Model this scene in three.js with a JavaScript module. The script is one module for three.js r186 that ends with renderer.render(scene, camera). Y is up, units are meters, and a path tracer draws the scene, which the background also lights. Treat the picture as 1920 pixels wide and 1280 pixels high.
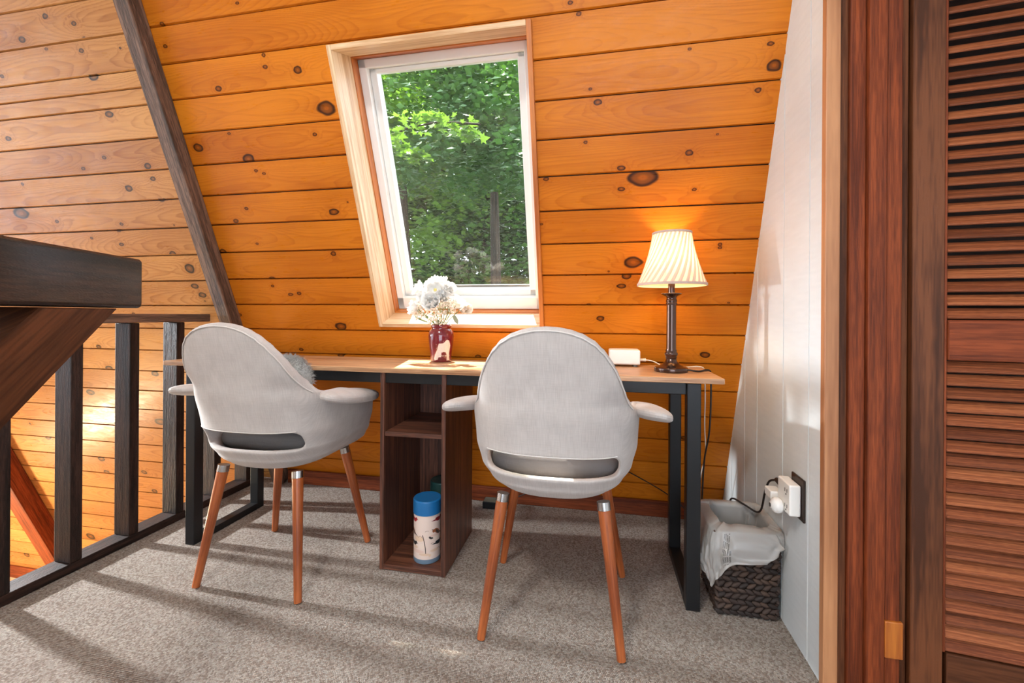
import * as THREE from 'three';
import { RoundedBoxGeometry } from 'three/addons/geometries/RoundedBoxGeometry.js';
import { mergeGeometries, mergeVertices } from 'three/addons/utils/BufferGeometryUtils.js';
import { RectAreaLightUniformsLib } from 'three/addons/lights/RectAreaLightUniformsLib.js';

// ---------------------------------------------------------------- camera, sky, sun, exposure
RectAreaLightUniformsLib.init();
const scene = new THREE.Scene();
const camera = new THREE.PerspectiveCamera(2 * Math.atan(640 / 810.3) * 180 / Math.PI, 1.5, 0.05, 200);
camera.position.set(0, 0.948, 2.178);
camera.rotation.order = 'YXZ';
camera.rotation.set(0, 0.197, 0.006);
camera.setViewOffset(1920, 1280, 0, 50, 1920, 1280);
scene.add(camera);
const renderer = new THREE.WebGLRenderer({ antialias: true });
renderer.toneMapping = THREE.LinearToneMapping;
renderer.toneMappingExposure = 1.0;
renderer.shadowMap.enabled = true;
scene.background = new THREE.Color().setRGB(0.82, 0.92, 1.06);
scene.backgroundIntensity = 6;
const sun = new THREE.DirectionalLight(new THREE.Color().setRGB(1, 0.95, 0.86), 36);
sun.name = 'sun';
sun.position.set(-0.6 - 0.194 * 9, 0.9 + 9, 0.4 - 0.4 * 9);
sun.target.position.set(-0.6, 0.9, 0.4);
sun.castShadow = true;
Object.assign(sun.shadow.camera, { left: -7, right: 7, top: 7, bottom: -7, near: 0.5, far: 40 });
sun.shadow.mapSize.set(2048, 2048);
scene.add(sun, sun.target);

// ---------------------------------------------------------------- helpers
const T = 0.391, K = Math.hypot(1, T);            // slope of the A-frame wall: z = T * y
let seed = 12345;
function rng() { seed = (seed + 0x6D2B79F5) | 0; let t = Math.imul(seed ^ (seed >>> 15), 1 | seed); t = (t + Math.imul(t ^ (t >>> 7), 61 | t)) ^ t; return ((t ^ (t >>> 14)) >>> 0) / 4294967296; }
const rr = (a, b) => a + (b - a) * rng();
const names = {};
function numbered(n) { const k = names[n] = (names[n] ?? -1) + 1; return k ? n + '_' + String(k).padStart(3, '0') : n; }
const lit = (o) => { o.traverse((m) => { if (m.isMesh) { m.castShadow = true; m.receiveShadow = true; } }); return o; };
function tag(o, label, category, group) { o.userData.label = label; o.userData.category = category; if (group) o.userData.group = group; return o; }
function thing(name, label, category, pos = [0, 0, 0], group) {
  const g = new THREE.Group(); g.name = numbered(name); g.position.set(...pos); scene.add(g); return tag(g, label, category, group);
}
function struct(name, label) { const g = new THREE.Group(); g.name = name; g.userData.kind = 'structure'; if (label) g.userData.label = label; scene.add(g); return g; }
function part(parent, name, geo, mat, label) {
  const m = new THREE.Mesh(geo, mat); m.name = name; m.castShadow = m.receiveShadow = true; if (label) m.userData.label = label; parent.add(m); return m;
}
// uv in metres: u runs along the grain axis, v across it
function metric(geo, grain = 'x', ou = 0, ov = 0) {
  const g = geo.index ? geo.toNonIndexed() : geo, p = g.attributes.position, n = g.attributes.normal, uv = new Float32Array(p.count * 2);
  const ax = ['x', 'y', 'z'], gi = ax.indexOf(grain), get = [p.getX.bind(p), p.getY.bind(p), p.getZ.bind(p)];
  for (let i = 0; i < p.count; i++) {
    const N = [Math.abs(n.getX(i)), Math.abs(n.getY(i)), Math.abs(n.getZ(i))]; let d = N.indexOf(Math.max(...N));
    let u = gi, v = 3 - gi - d; if (d === gi) { u = (gi + 1) % 3; v = (gi + 2) % 3; }
    uv[2 * i] = get[u](i) + ou; uv[2 * i + 1] = get[v](i) + ov;
  }
  g.setAttribute('uv', new THREE.BufferAttribute(uv, 2)); return g;
}
// box between two corners with slightly rounded edges
function bx(x0, x1, y0, y1, z0, z1, r = 0.002, grain = 'x') {
  const g = new RoundedBoxGeometry(x1 - x0, y1 - y0, z1 - z0, 1, Math.min(r, (x1 - x0) / 2.1, (y1 - y0) / 2.1, (z1 - z0) / 2.1));
  const o = metric(g, grain, rr(0, 3), rr(0, 3)); o.translate((x0 + x1) / 2, (y0 + y1) / 2, (z0 + z1) / 2); return o;
}
// plain prism along x from a closed (y, z) outline given counter-clockwise seen from +x
function prism(pts, x0, x1, uvf) {
  const pos = [], nor = [], uv = [];
  const put = (a, b, c, n) => { for (const q of [a, b, c]) { pos.push(...q); nor.push(...n); uv.push(...uvf(q[0], q[1], q[2])); } };
  for (let i = 0; i < pts.length; i++) {
    const [ya, za] = pts[i], [yb, zb] = pts[(i + 1) % pts.length], l = Math.hypot(yb - ya, zb - za) || 1;
    const n = [0, (zb - za) / l, -(yb - ya) / l];
    put([x0, ya, za], [x0, yb, zb], [x1, yb, zb], n.map((v) => v)); put([x0, ya, za], [x1, yb, zb], [x1, ya, za], n);
  }
  for (let i = 1; i < pts.length - 1; i++) {
    put([x1, ...pts[0]], [x1, ...pts[i]], [x1, ...pts[i + 1]], [1, 0, 0]); put([x0, ...pts[0]], [x0, ...pts[i + 1]], [x0, ...pts[i]], [-1, 0, 0]);
  }
  const g = new THREE.BufferGeometry();
  g.setAttribute('position', new THREE.Float32BufferAttribute(pos, 3)); g.setAttribute('normal', new THREE.Float32BufferAttribute(nor, 3)); g.setAttribute('uv', new THREE.Float32BufferAttribute(uv, 2));
  return g;
}
const V = (x, y, z) => new THREE.Vector3(x, y, z);
function tube(pts, r, seg = 60, rad = 8) { return new THREE.TubeGeometry(new THREE.CatmullRomCurve3(pts.map((p) => V(...p)), false, 'centripetal'), seg, r, rad, false); }
function lathe(pts, seg = 48) { return new THREE.LatheGeometry(pts.map(([r, y]) => new THREE.Vector2(r, y)), seg); }
const sm = (a, b, x) => { const t = Math.min(1, Math.max(0, (x - a) / (b - a))); return t * t * (3 - 2 * t); };
const lerp = (a, b, t) => a + (b - a) * t;
function curve(tab, x) { if (x <= tab[0][0]) return tab[0][1]; for (let i = 1; i < tab.length; i++) if (x <= tab[i][0]) { const t = (x - tab[i - 1][0]) / (tab[i][0] - tab[i - 1][0]); return lerp(tab[i - 1][1], tab[i][1], t * t * (3 - 2 * t) * 0.5 + t * 0.5); } return tab[tab.length - 1][1]; }

// ---- noise and textures
const hsh = (x, y) => { let h = Math.imul(x + 101, 374761393) ^ Math.imul(y + 57, 668265263); h = Math.imul(h ^ (h >>> 13), 1274126177); h ^= h >>> 16; return (h >>> 0) / 4294967296; };
function vn(x, y, px = 4096, py = 4096) {   // value noise, periodic in px, py cells
  let xi = Math.floor(x), yi = Math.floor(y); const fx = x - xi, fy = y - yi, u = fx * fx * (3 - 2 * fx), w = fy * fy * (3 - 2 * fy);
  const m = (a, p) => ((a % p) + p) % p, x0 = m(xi, px), x1 = m(xi + 1, px), y0 = m(yi, py), y1 = m(yi + 1, py);
  return lerp(lerp(hsh(x0, y0), hsh(x1, y0), u), lerp(hsh(x0, y1), hsh(x1, y1), u), w);
}
function dataTex(w, h, fn, srgb = true) {
  const d = new Uint8Array(w * h * 4), o = [0, 0, 0];
  for (let y = 0; y < h; y++) for (let x = 0; x < w; x++) { fn(x, y, o); const i = 4 * (y * w + x); d[i] = Math.max(0, Math.min(255, o[0])); d[i + 1] = Math.max(0, Math.min(255, o[1])); d[i + 2] = Math.max(0, Math.min(255, o[2])); d[i + 3] = 255; }
  const t = new THREE.DataTexture(d, w, h); t.wrapS = t.wrapT = THREE.RepeatWrapping; t.magFilter = THREE.LinearFilter; t.minFilter = THREE.LinearMipmapLinearFilter; t.generateMipmaps = true;
  if (srgb) t.colorSpace = THREE.SRGBColorSpace; t.needsUpdate = true; return t;
}
function rep(t, mu, mv) { t.repeat.set(1 / mu, 1 / mv); return t; }
// generic straight-grained wood, tile mu x mv metres
function woodTex(w, h, dark, light, opts = {}) {
  const { streak = 40, along = 6, contrast = 1, fine = 0.25, wear = 0 } = opts;
  return dataTex(w, h, (x, y, o) => {
    const u = x / w, v = y / h;
    const a = vn(u * along, v * streak, along, streak), b = vn(u * along * 3 + 9, v * streak * 3, along * 3, streak * 3), c = vn(u * along * 12, v * streak * 6 + 5, along * 12, streak * 6);
    const big = vn(u * 3, v * 4 + 2, 3, 4);
    let t = 0.5 + contrast * ((a - 0.5) * 0.9 + (b - 0.5) * 0.5 + (c - 0.5) * fine + (big - 0.5) * 0.6);
    t = Math.max(0, Math.min(1, t));
    const s = wear && vn(u * 20 + 3, v * 20, 20, 20) * vn(u * 70, v * 60, 70, 60) > 1 - wear ? 40 : 0;
    for (let k = 0; k < 3; k++) o[k] = lerp(dark[k], light[k], t) + s;
  });
}
// ---------------------------------------------------------------- materials
const std = (o) => new THREE.MeshPhysicalMaterial(o);
// pine boards: one sheet per bay, grain and knots set out board by board (metres along x and up the slope)
const PITCH = 0.1274, V0 = 0.0429;                     // groove k lies at V0 + k * PITCH up the slope
const KN_MAIN=[[-1.310,2.243,0.006],[-1.659,2.215,0.008],[-1.675,2.142,0.008],[-1.253,2.071,0.008],[-1.258,2.032,0.008],[-1.123,2.009,0.014],[-1.490,1.977,0.011],[-1.035,1.870,0.031],[-1.109,1.782,0.008],[-1.667,1.769,0.018],[-1.438,1.710,0.022],[-1.417,1.662,0.007],[-1.382,1.649,0.007],[-1.514,1.510,0.009],[-1.096,1.479,0.018],[-1.586,1.459,0.012],[-1.703,1.322,0.015],[-1.510,1.354,0.007],[-1.140,1.301,0.012],[-1.482,1.191,0.012],[-1.490,1.155,0.007],[-1.406,1.113,0.010],[-1.181,0.954,0.023],[-0.068,2.072,0.007],[-0.095,2.106,0.007],[0.283,1.938,0.005],[0.521,1.929,0.008],[0.540,1.868,0.020],[-0.031,1.850,0.005],[-0.006,1.807,0.013],[0.502,1.801,0.009],[-0.048,1.681,0.006],[0.391,1.677,0.004],[0.305,1.624,0.011],[-0.194,1.563,0.008],[0.078,1.587,0.012],[0.154,1.550,0.042],[0.080,1.514,0.010],[0.332,1.500,0.006],[0.039,1.203,0.004],[0.108,1.184,0.015],[0.089,1.143,0.013],[0.131,1.238,0.025],[-0.038,1.064,0.007],[0.009,1.004,0.013],[0.438,1.288,0.006],[0.425,0.849,0.015],[-1.218,0.805,0.013],[-1.427,0.829,0.010],[-0.531,0.815,0.012],[0.375,0.442,0.012],[-0.219,1.397,0.006],[-1.716,1.009,0.010],[0.395,0.661,0.009]];
const KN_LEFT=[[-2.198,2.300,0.011],[-2.361,2.235,0.013],[-2.047,2.209,0.006],[-2.081,2.167,0.011],[-2.254,2.190,0.007],[-2.069,2.073,0.020],[-2.071,2.261,0.009],[-2.057,1.928,0.016],[-2.666,1.873,0.012],[-2.171,1.761,0.010],[-1.953,1.712,0.016],[-2.310,1.722,0.010],[-1.948,1.658,0.012],[-2.705,1.674,0.008],[-2.097,1.624,0.017],[-1.941,1.568,0.014],[-2.796,1.539,0.037],[-2.595,1.493,0.010],[-2.215,1.467,0.010],[-2.245,1.437,0.010],[-1.983,1.320,0.013],[-1.919,1.246,0.026],[-1.923,1.158,0.016],[-1.894,1.112,0.018],[-2.261,1.371,0.010],[-2.679,0.683,0.021],[-2.897,0.518,0.025],[-2.861,0.318,0.032],[-2.687,0.815,0.015],[-2.379,0.660,0.018],[-2.482,0.342,0.028],[-3.428,0.161,0.020],[-3.071,0.025,0.020],[-3.082,-0.081,0.020],[-2.774,-0.051,0.017],[-2.758,-0.198,0.017],[-3.532,-0.692,0.030],[-4.020,-0.432,0.027],[-4.153,-0.522,0.019],[-4.316,-0.996,0.025]];
function boardTex(x0, x1, v0, v1, knots, light, dark, knotCol, extra, grain) {
  const W = 2048, H = 2048, all = knots.map(([a, b, r]) => [a, b, r * rr(0.95, 1.25), r * rr(0.65, 0.82)]);
  for (let i = 0; i < extra; i++) { const r = rr(0.003, 0.007); all.push([rr(x0, x1), rr(v0, v1), r * rr(1, 1.6), r]); }
  const rows = {};
  for (const k of all) { const row = Math.floor((k[1] - V0) / PITCH); (rows[row] ??= []).push(k); }
  const tone = {};
  return dataTex(W, H, (px, py, o) => {
    const x = x0 + (x1 - x0) * (px + 0.5) / W, v = v0 + (v1 - v0) * (py + 0.5) / H, row = Math.floor((v - V0) / PITCH), f = (v - V0) / PITCH - row;
    const R = row + 400, tn = tone[row] ??= [hsh(R, 3), hsh(R, 7), hsh(R, 11), hsh(R, 17)];
    let warp = 0, kd = 0, ring = 0, halo = 0, core = 0;
    for (const [a, b, rx, ry] of rows[row] ?? []) {
      const dx = (x - a) / rx, dy = (v - b) / ry, d = Math.hypot(dx, dy) * (0.9 + 0.25 * vn(a * 91 + dx * 1.3 + 50, dy * 1.3 + 50));
      if (d < 7) { warp += Math.exp(-d * d / 7) * (dy > 0 ? 1 : -1) * 0.9; halo += Math.exp(-d * d / 6) * 0.38; }
      if (d < 1.25) { const e = d > 1 ? (1.25 - d) / 0.25 : 1; kd = Math.max(kd, e * (0.75 + 0.25 * d * d)); core = sm(0.35, 0.95, d) * 0.9 + 0.1; ring = Math.sin(d * 11) * 0.5 + 0.5; }
    }
    // cathedral figure: contours of a long swell along the board
    const swell = vn(x * 1.15 + tn[0] * 60, R * 3.7, 4096, 4096) * 2.6 + vn(x * 3.4 + tn[1] * 60, R * 5.1 + f * 1.2) * 0.7;
    const ph = ((f - 0.2 - tn[2] * 0.6) * (f - 0.2 - tn[2] * 0.6) * 5 + swell * 2.4 + f * 2.2 + warp) * 3.1 + (vn(x * 14 + R, f * 9 + R * 13) - 0.5) * 0.35;
    const saw = ph - Math.floor(ph), late = Math.pow(saw, 3.2) * (1 - sm(0.9, 1, saw));
    const fib = vn(x * 26 + R * 7, v * 900) - 0.5, fib2 = vn(x * 5 + R, v * 260 + 9) - 0.5, mott = vn(x * 4.5 + 31, v * 9 + R) - 0.5, blot = vn(x * 1.6 + R * 2.2, v * 14) - 0.5;
    let t = 0.2 + grain * late + 0.16 * fib + 0.2 * fib2 + 0.34 * mott + 0.26 * blot + (tn[3] - 0.5) * 0.34 + halo * 0.6;
    t = Math.max(0, Math.min(1.15, t));
    for (let k = 0; k < 3; k++) { let c = lerp(light[k], dark[k], t); c = lerp(c, lerp(dark[k] * 0.86, knotCol[k], core) * (0.85 + 0.3 * ring), kd * 0.92); o[k] = c; }
  });
}
const ATLAS_M = [-1.8, 0.6, -0.1, 2.6], ATLAS_L = [-4.9, -1.7, -1.4, 2.6];
const texMain = boardTex(...ATLAS_M, KN_MAIN, [212, 125, 30], [164, 82, 13], [52, 24, 9], 16, 0.36);
const texLeft = boardTex(...ATLAS_L, KN_LEFT, [204, 148, 84], [150, 92, 44], [46, 36, 26], 50, 0.55);
const gloss = dataTex(256, 256, (x, y, o) => { const a = 120 + 60 * (vn(x / 16, y / 8, 16, 32) - 0.5) + 50 * (vn(x / 4, y / 2, 64, 128) - 0.5); o[0] = o[1] = o[2] = a; }, false);
const glossB = gloss.clone(); glossB.repeat.set(3, 8);
const M = {};
M.pine = std({ map: texMain, roughness: 0.8, roughnessMap: glossB, specularIntensity: 0.3, clearcoat: 0.08, clearcoatRoughness: 0.2, bumpMap: glossB, bumpScale: 0.0005 });
M.pineLeft = std({ map: texLeft, roughness: 0.8, roughnessMap: glossB, specularIntensity: 0.35, clearcoat: 0.08, clearcoatRoughness: 0.22, bumpMap: glossB, bumpScale: 0.0005 });
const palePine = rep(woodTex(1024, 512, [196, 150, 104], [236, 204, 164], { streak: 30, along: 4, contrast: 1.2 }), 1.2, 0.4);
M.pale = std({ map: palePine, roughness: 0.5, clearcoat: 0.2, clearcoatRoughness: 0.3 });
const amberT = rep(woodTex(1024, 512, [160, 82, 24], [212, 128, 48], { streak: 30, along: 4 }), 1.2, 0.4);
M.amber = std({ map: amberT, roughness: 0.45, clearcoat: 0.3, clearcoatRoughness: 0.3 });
const darkT = rep(woodTex(1024, 1024, [24, 15, 12], [62, 41, 33], { streak: 36, along: 5, contrast: 1.1, fine: 0.6 }), 1.0, 0.5);
const darkB = rep(woodTex(512, 512, [60, 60, 60], [200, 200, 200], { streak: 50, along: 12, fine: 0.8 }), 0.5, 0.25);
M.dark = std({ map: darkT, roughness: 0.55, specularIntensity: 0.6, bumpMap: darkB, bumpScale: 0.001 });
M.beam = std({ map: darkT, roughness: 0.45, specularIntensity: 0.6, bumpMap: darkB, bumpScale: 0.001, clearcoat: 0.25, clearcoatRoughness: 0.14 });
const rafT = rep(woodTex(1024, 1024, [58, 44, 36], [128, 98, 80], { streak: 30, along: 5, contrast: 1.2, fine: 0.5 }), 1.2, 0.4);
M.rafter = std({ map: rafT, roughness: 0.6, bumpMap: darkB, bumpScale: 0.0015 });
const redT = rep(woodTex(1024, 1024, [88, 38, 17], [146, 70, 34], { streak: 34, along: 4, contrast: 1.0, fine: 0.5 }), 1.3, 0.4);
M.redwood = std({ map: redT, roughness: 0.55, specularIntensity: 0.5, bumpMap: darkB, bumpScale: 0.0004 });
const redT2 = rep(woodTex(1024, 1024, [70, 38, 20], [116, 68, 40], { streak: 24, along: 3, contrast: 1.3, fine: 0.4 }), 1.3, 0.4);
M.stile = std({ map: redT2, roughness: 0.55, specularIntensity: 0.5, bumpMap: darkB, bumpScale: 0.0003 });
M.jamb = std({ map: rep(woodTex(512, 512, [142, 88, 54], [196, 138, 94], { streak: 18, along: 3, contrast: 0.9 }), 1.4, 0.4), roughness: 0.5 });
M.rabbet = std({ map: darkT, roughness: 0.6 });
const slatT = [0, 1, 2].map((k) => rep(woodTex(512, 256, [[106, 52, 28], [120, 62, 34], [92, 46, 26]][k], [[168, 96, 58], [182, 108, 66], [150, 84, 50]][k], { streak: 40, along: 5, contrast: 1.1, fine: 0.6 }), 0.6, 0.1));
M.slat = slatT.map((t) => std({ map: t, roughness: 0.5, specularIntensity: 0.6, bumpMap: darkB, bumpScale: 0.0003 }));
const whiteT = dataTex(512, 512, (x, y, o) => { const n = vn(x / 40, y / 90, 12, 6) - 0.5, m = vn(x / 5, y / 30, 102, 17) - 0.5; o[0] = 215 + 6 * n + 5 * m; o[1] = 220 + 6 * n + 5 * m; o[2] = 221 + 7 * n + 5 * m; });
M.white = std({ map: rep(whiteT, 0.8, 0.8), roughness: 0.58, bumpMap: darkB, bumpScale: 0.0003 });
M.vinyl = std({ color: 0xeef0ee, roughness: 0.3 });
M.ceil = std({ map: whiteT, roughness: 0.7 });
// carpet: looped pile, flecked grey, beige and brown
const loops = (u, v) => { // rows of loops about 7 mm apart, each row shifted
  const row = Math.floor(v), wob = vn(row * 0.37 + 3, u * 0.3, 4096, 4096); const uu = u + (row & 1) * 0.5 + wob * 0.6; const fx = uu - Math.floor(uu) - 0.5, fy = v - row - 0.5;
  return [Math.max(0, 1 - 3.2 * (fx * fx + fy * fy * 1.2)), Math.floor(uu), row];
};
const CP = 1024, CN = 160;
const carpetC = dataTex(CP, CP, (x, y, o) => {
  const u = x / CP * CN, v = y / CP * CN, [h, a, b] = loops(u, v), q = hsh((a % CN) + 9, (b % CN) + 70), s = vn(x / 2.3, y / 2.3, 445, 445);
  const base = q < 0.2 ? [138, 121, 108] : q < 0.6 ? [168, 154, 142] : q < 0.85 ? [182, 171, 160] : [152, 134, 121];
  const k = 0.86 + 0.28 * s; for (let i = 0; i < 3; i++) o[i] = base[i] * k;
});
const carpetH = dataTex(CP, CP, (x, y, o) => { const [h, a, b] = loops(x / CP * CN, y / CP * CN); const q = hsh((a % CN) + 9, (b % CN) + 70), s = vn(x / 2, y / 2, 512, 512); o[0] = o[1] = o[2] = 255 * (0.7 * Math.sqrt(h) * (0.6 + 0.4 * q) + 0.25 * s); }, false);
rep(carpetC, 0.8, 0.8); rep(carpetH, 0.8, 0.8);
M.carpet = std({ map: carpetC, bumpMap: carpetH, bumpScale: 0.007, roughness: 1, sheen: 0.3, sheenRoughness: 0.7, sheenColor: new THREE.Color(0.5, 0.5, 0.5) });
const walT = rep(woodTex(1024, 1024, [62, 36, 28], [120, 74, 54], { streak: 46, along: 3, contrast: 1.35, fine: 0.5 }), 0.9, 0.35);
M.walnut = std({ map: walT, roughness: 0.45 });
const topT = rep(woodTex(1024, 1024, [146, 102, 70], [212, 168, 126], { streak: 40, along: 3, contrast: 1.2, fine: 0.5 }), 1.1, 0.4);
M.deskTop = std({ map: topT, roughness: 0.34 });
M.black = std({ color: 0x17181a, roughness: 0.42, metalness: 0.2 });
M.legWood = std({ map: rep(woodTex(512, 256, [132, 62, 26], [182, 98, 48], { streak: 14, along: 3 }), 0.5, 0.12), roughness: 0.35, clearcoat: 0.3, clearcoatRoughness: 0.2 });
M.chrome = std({ color: 0xc8c8c8, metalness: 1, roughness: 0.2 });
const weave = rep(dataTex(512, 512, (x, y, o) => { const a = vn(x / 2, y / 26, 256, 20), b = vn(x / 26 + 7, y / 2, 20, 256); const c = 128 + 70 * (a - 0.5) + 70 * (b - 0.5) + 30 * ((x & 3) < 2 ? 1 : -1) * ((y & 3) < 2 ? 1 : -1); o[0] = o[1] = o[2] = c; }, false), 0.25, 0.25);
const fabT = rep(dataTex(512, 512, (x, y, o) => { const a = vn(x / 2, y / 40, 256, 13) - 0.5, b = vn(x / 40 + 7, y / 2, 13, 256) - 0.5, st = vn(x / 60 + 3, y / 60, 9, 9) - 0.5; const c = 13 * a + 6 * b + 8 * st; o[0] = 192 + c; o[1] = 184 + c; o[2] = 179 + c; }), 0.25, 0.25);
M.fabric = std({ map: fabT, bumpMap: weave, bumpScale: 0.0003, roughness: 0.95, sheen: 0.25, sheenRoughness: 0.6, sheenColor: new THREE.Color(0.8, 0.8, 0.8) });
M.piping = std({ color: 0xd6d0cb, roughness: 0.9 });
M.cushion = std({ color: 0x716d6b, roughness: 0.95, bumpMap: weave, bumpScale: 0.0006 });
M.bronze = std({ color: 0x4a3228, metalness: 0.75, roughness: 0.22, clearcoat: 0.6, clearcoatRoughness: 0.1 });
M.shade = std({ color: 0xf2e4cc, roughness: 1, transmission: 0.5, thickness: 0, side: THREE.DoubleSide });
M.pleat = std({ color: 0xd9c3b4, roughness: 1, transmission: 0.3, thickness: 0, side: THREE.DoubleSide });
M.shadeTrim = std({ color: 0xc4ab9d, roughness: 1 });
M.plastic = std({ color: 0xf1efea, roughness: 0.35 });
M.plasticDim = std({ color: 0x5b5955, roughness: 0.5 });
M.cordBlack = std({ color: 0x241a18, roughness: 0.5 });
M.cordWhite = std({ color: 0xe6ded2, roughness: 0.5 });
M.glass = std({ color: 0xffffff, roughness: 0.0, transmission: 1, thickness: 0, ior: 1.5 });
M.screen = std({ color: 0x3c423c, roughness: 0.9, transparent: true, opacity: 0.32 });
M.lowFloor = std({ map: palePine, roughness: 0.5 });

// ---------------------------------------------------------------- the sloped pine wall
const GK = (k) => V0 + k * PITCH;                      // groove heights up the slope
const uvM = (x, v) => [(x - ATLAS_M[0]) / (ATLAS_M[1] - ATLAS_M[0]), (v - ATLAS_M[2]) / (ATLAS_M[3] - ATLAS_M[2])];
const uvL = (x, v) => [(x - ATLAS_L[0]) / (ATLAS_L[1] - ATLAS_L[0]), (v - ATLAS_L[2]) / (ATLAS_L[3] - ATLAS_L[2])];
function plankGeo(x0, x1, va, vb, uvf, proud = 0) {
  const c = 0.0055, t = 0.016 + proud;                 // front face proud of the tongue, both long edges eased
  return prism([[va + 0.0008, 0], [va + 0.0008, t - c * 1.1], [va + c * 1.05, t], [vb - c * 0.5, t], [vb - 0.003, t - c], [vb - 0.003, 0]].reverse(), x0, x1, uvf);
}
const slopeWall = struct('wall_back', 'sloping wall of horizontal knotty pine boards');
slopeWall.rotation.x = Math.atan(T);
const WX0 = -0.982, WX1 = -0.224, WVB = 0.893 * K, WVT = 1.932 * K;   // window casing outline
const D = -0.016;                                       // planks stand from D to D + 0.016, so their faces are the wall plane
function addPlank(x0, x1, va, vb, mat, uvf) { const m = part(slopeWall, 'plank', plankGeo(x0, x1, va, vb, uvf, rr(-0.001, 0.001)), mat); m.position.z = D; return m; }
const KTOP = 24;
for (let k = -1; k < KTOP; k++) {
  const va = k < 0 ? -0.02 : GK(k), vb = GK(k + 1);
  const inside = vb > WVB && va < WVT;
  if (!inside) { addPlank(-1.745, 0.6, va, vb, M.pine, uvM); continue; }
  addPlank(-1.745, WX0 + 0.002, va, vb, M.pine, uvM); addPlank(WX1 - 0.002, 0.6, va, vb, M.pine, uvM);
  if (va < WVB - 0.004) addPlank(WX0 + 0.002, WX1 - 0.002, va, WVB + 0.003, M.pine, uvM);
  if (vb > WVT + 0.004) addPlank(WX0 + 0.002, WX1 - 0.002, WVT - 0.003, vb, M.pine, uvM);
}
for (let k = -11; k < KTOP; k++) {
  const va = GK(k) - 0.006, vb = GK(k + 1) - 0.006;
  if (k === 15) { addPlank(-6.05, -1.745, va, (va + vb) / 2, M.pineLeft, uvL); addPlank(-6.05, -1.745, (va + vb) / 2, vb, M.pineLeft, uvL); } else addPlank(-6.05, -1.745, va, vb, M.pineLeft, uvL);
}
{ // sheathing behind the boards with the window opening left free
  const s = (x0, x1, v0, v1) => bx(x0, x1, v0, v1, -0.22, -0.018, 0.001);
  part(slopeWall, 'sheathing', mergeGeometries([s(-6.1, WX0, -1.5, 3.3), s(WX1, 1.8, -0.3, 3.3), s(WX0, WX1, -0.3, WVB), s(WX0, WX1, WVT, 3.3)]), M.rabbet);
}
// ---------------------------------------------------------------- roof window in the slope
const win = struct('window_1', 'white vinyl window set deep in the sloping pine wall');
win.rotation.x = Math.atan(T);
{
  const th = 0.018, out = -0.125, back = -0.235, pr = 0.012;
  const q = (n, x0, x1, v0, v1, z0, z1, m, g, r = 0.002) => part(win, n, bx(x0, x1, v0, v1, z0, z1, r, g), m);
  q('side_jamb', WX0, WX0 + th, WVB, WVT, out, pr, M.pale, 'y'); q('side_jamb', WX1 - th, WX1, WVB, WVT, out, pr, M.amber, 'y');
  q('head_jamb', WX0 + th, WX1 - th, WVT - th, WVT, out, pr, M.pale, 'x'); q('sill_board', WX0 + th, WX1 - th, WVB, WVB + th, out, pr, M.pale, 'x');
  q('inner_stop', WX0 + th * 0.2, WX0 + th + 0.004, WVB, WVT, back, out, M.amber, 'y'); q('inner_stop', WX1 - th - 0.004, WX1, WVB, WVT, back, out, M.amber, 'y');
  q('inner_stop', WX0, WX1, WVT - th - 0.004, WVT, back, out, M.amber, 'x'); q('inner_stop', WX0, WX1, WVB, WVB + th + 0.004, back, out, M.amber, 'x');
  const fx0 = WX0 + 0.022, fx1 = WX1 - 0.022, fv0 = WVB + 0.022, fv1 = WVT - 0.022, z0 = -0.235, z1 = -0.165;
  const fw = 0.034, fb = 0.06;
  q('window_frame', fx0, fx0 + fw, fv0, fv1, z0, z1, M.vinyl, 'y', 0.004); q('window_frame', fx1 - fw, fx1, fv0, fv1, z0, z1, M.vinyl, 'y', 0.004);
  q('window_frame', fx0, fx1, fv1 - fw, fv1, z0, z1, M.vinyl, 'x', 0.004); q('window_frame', fx0, fx1, fv0, fv0 + fb, z0, z1, M.vinyl, 'x', 0.004);
  const sx0 = fx0 + fw, sx1 = fx1 - fw, sv0 = fv0 + fb, sv1 = fv1 - fw, sw = 0.03, y0 = -0.232, y1 = -0.19;
  q('sash', sx0, sx0 + sw, sv0, sv1, y0, y1, M.vinyl, 'y', 0.004); q('sash', sx1 - sw, sx1, sv0, sv1, y0, y1, M.vinyl, 'y', 0.004);
  q('sash', sx0, sx1, sv1 - sw * 0.6, sv1, y0, y1, M.vinyl, 'x', 0.004); q('sash', sx0, sx1, sv0, sv0 + sw, y0, y1, M.vinyl, 'x', 0.004);
  const gp = part(win, 'pane', new THREE.PlaneGeometry(sx1 - sx0 - 2 * sw + 0.01, sv1 - sv0 - 1.6 * sw + 0.01), M.glass); gp.position.set((sx0 + sx1) / 2, (sv0 + sv1 + 0.4 * sw) / 2, -0.212);
  const scH = 0.80 * (sv1 - sv0), sc = part(win, 'insect_screen', new THREE.PlaneGeometry(sx1 - sx0 - 0.01, scH), M.screen, 'grey mesh screen over the lower part of the glass'); sc.position.set((sx0 + sx1) / 2, sv0 + scH / 2 + 0.01, -0.228);
  q('screen_rail', sx0 + sw, sx1 - sw, sv0 + sw - 0.002, sv0 + sw + 0.012, -0.232, -0.224, M.plasticDim, 'x', 0.001);
}
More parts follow.
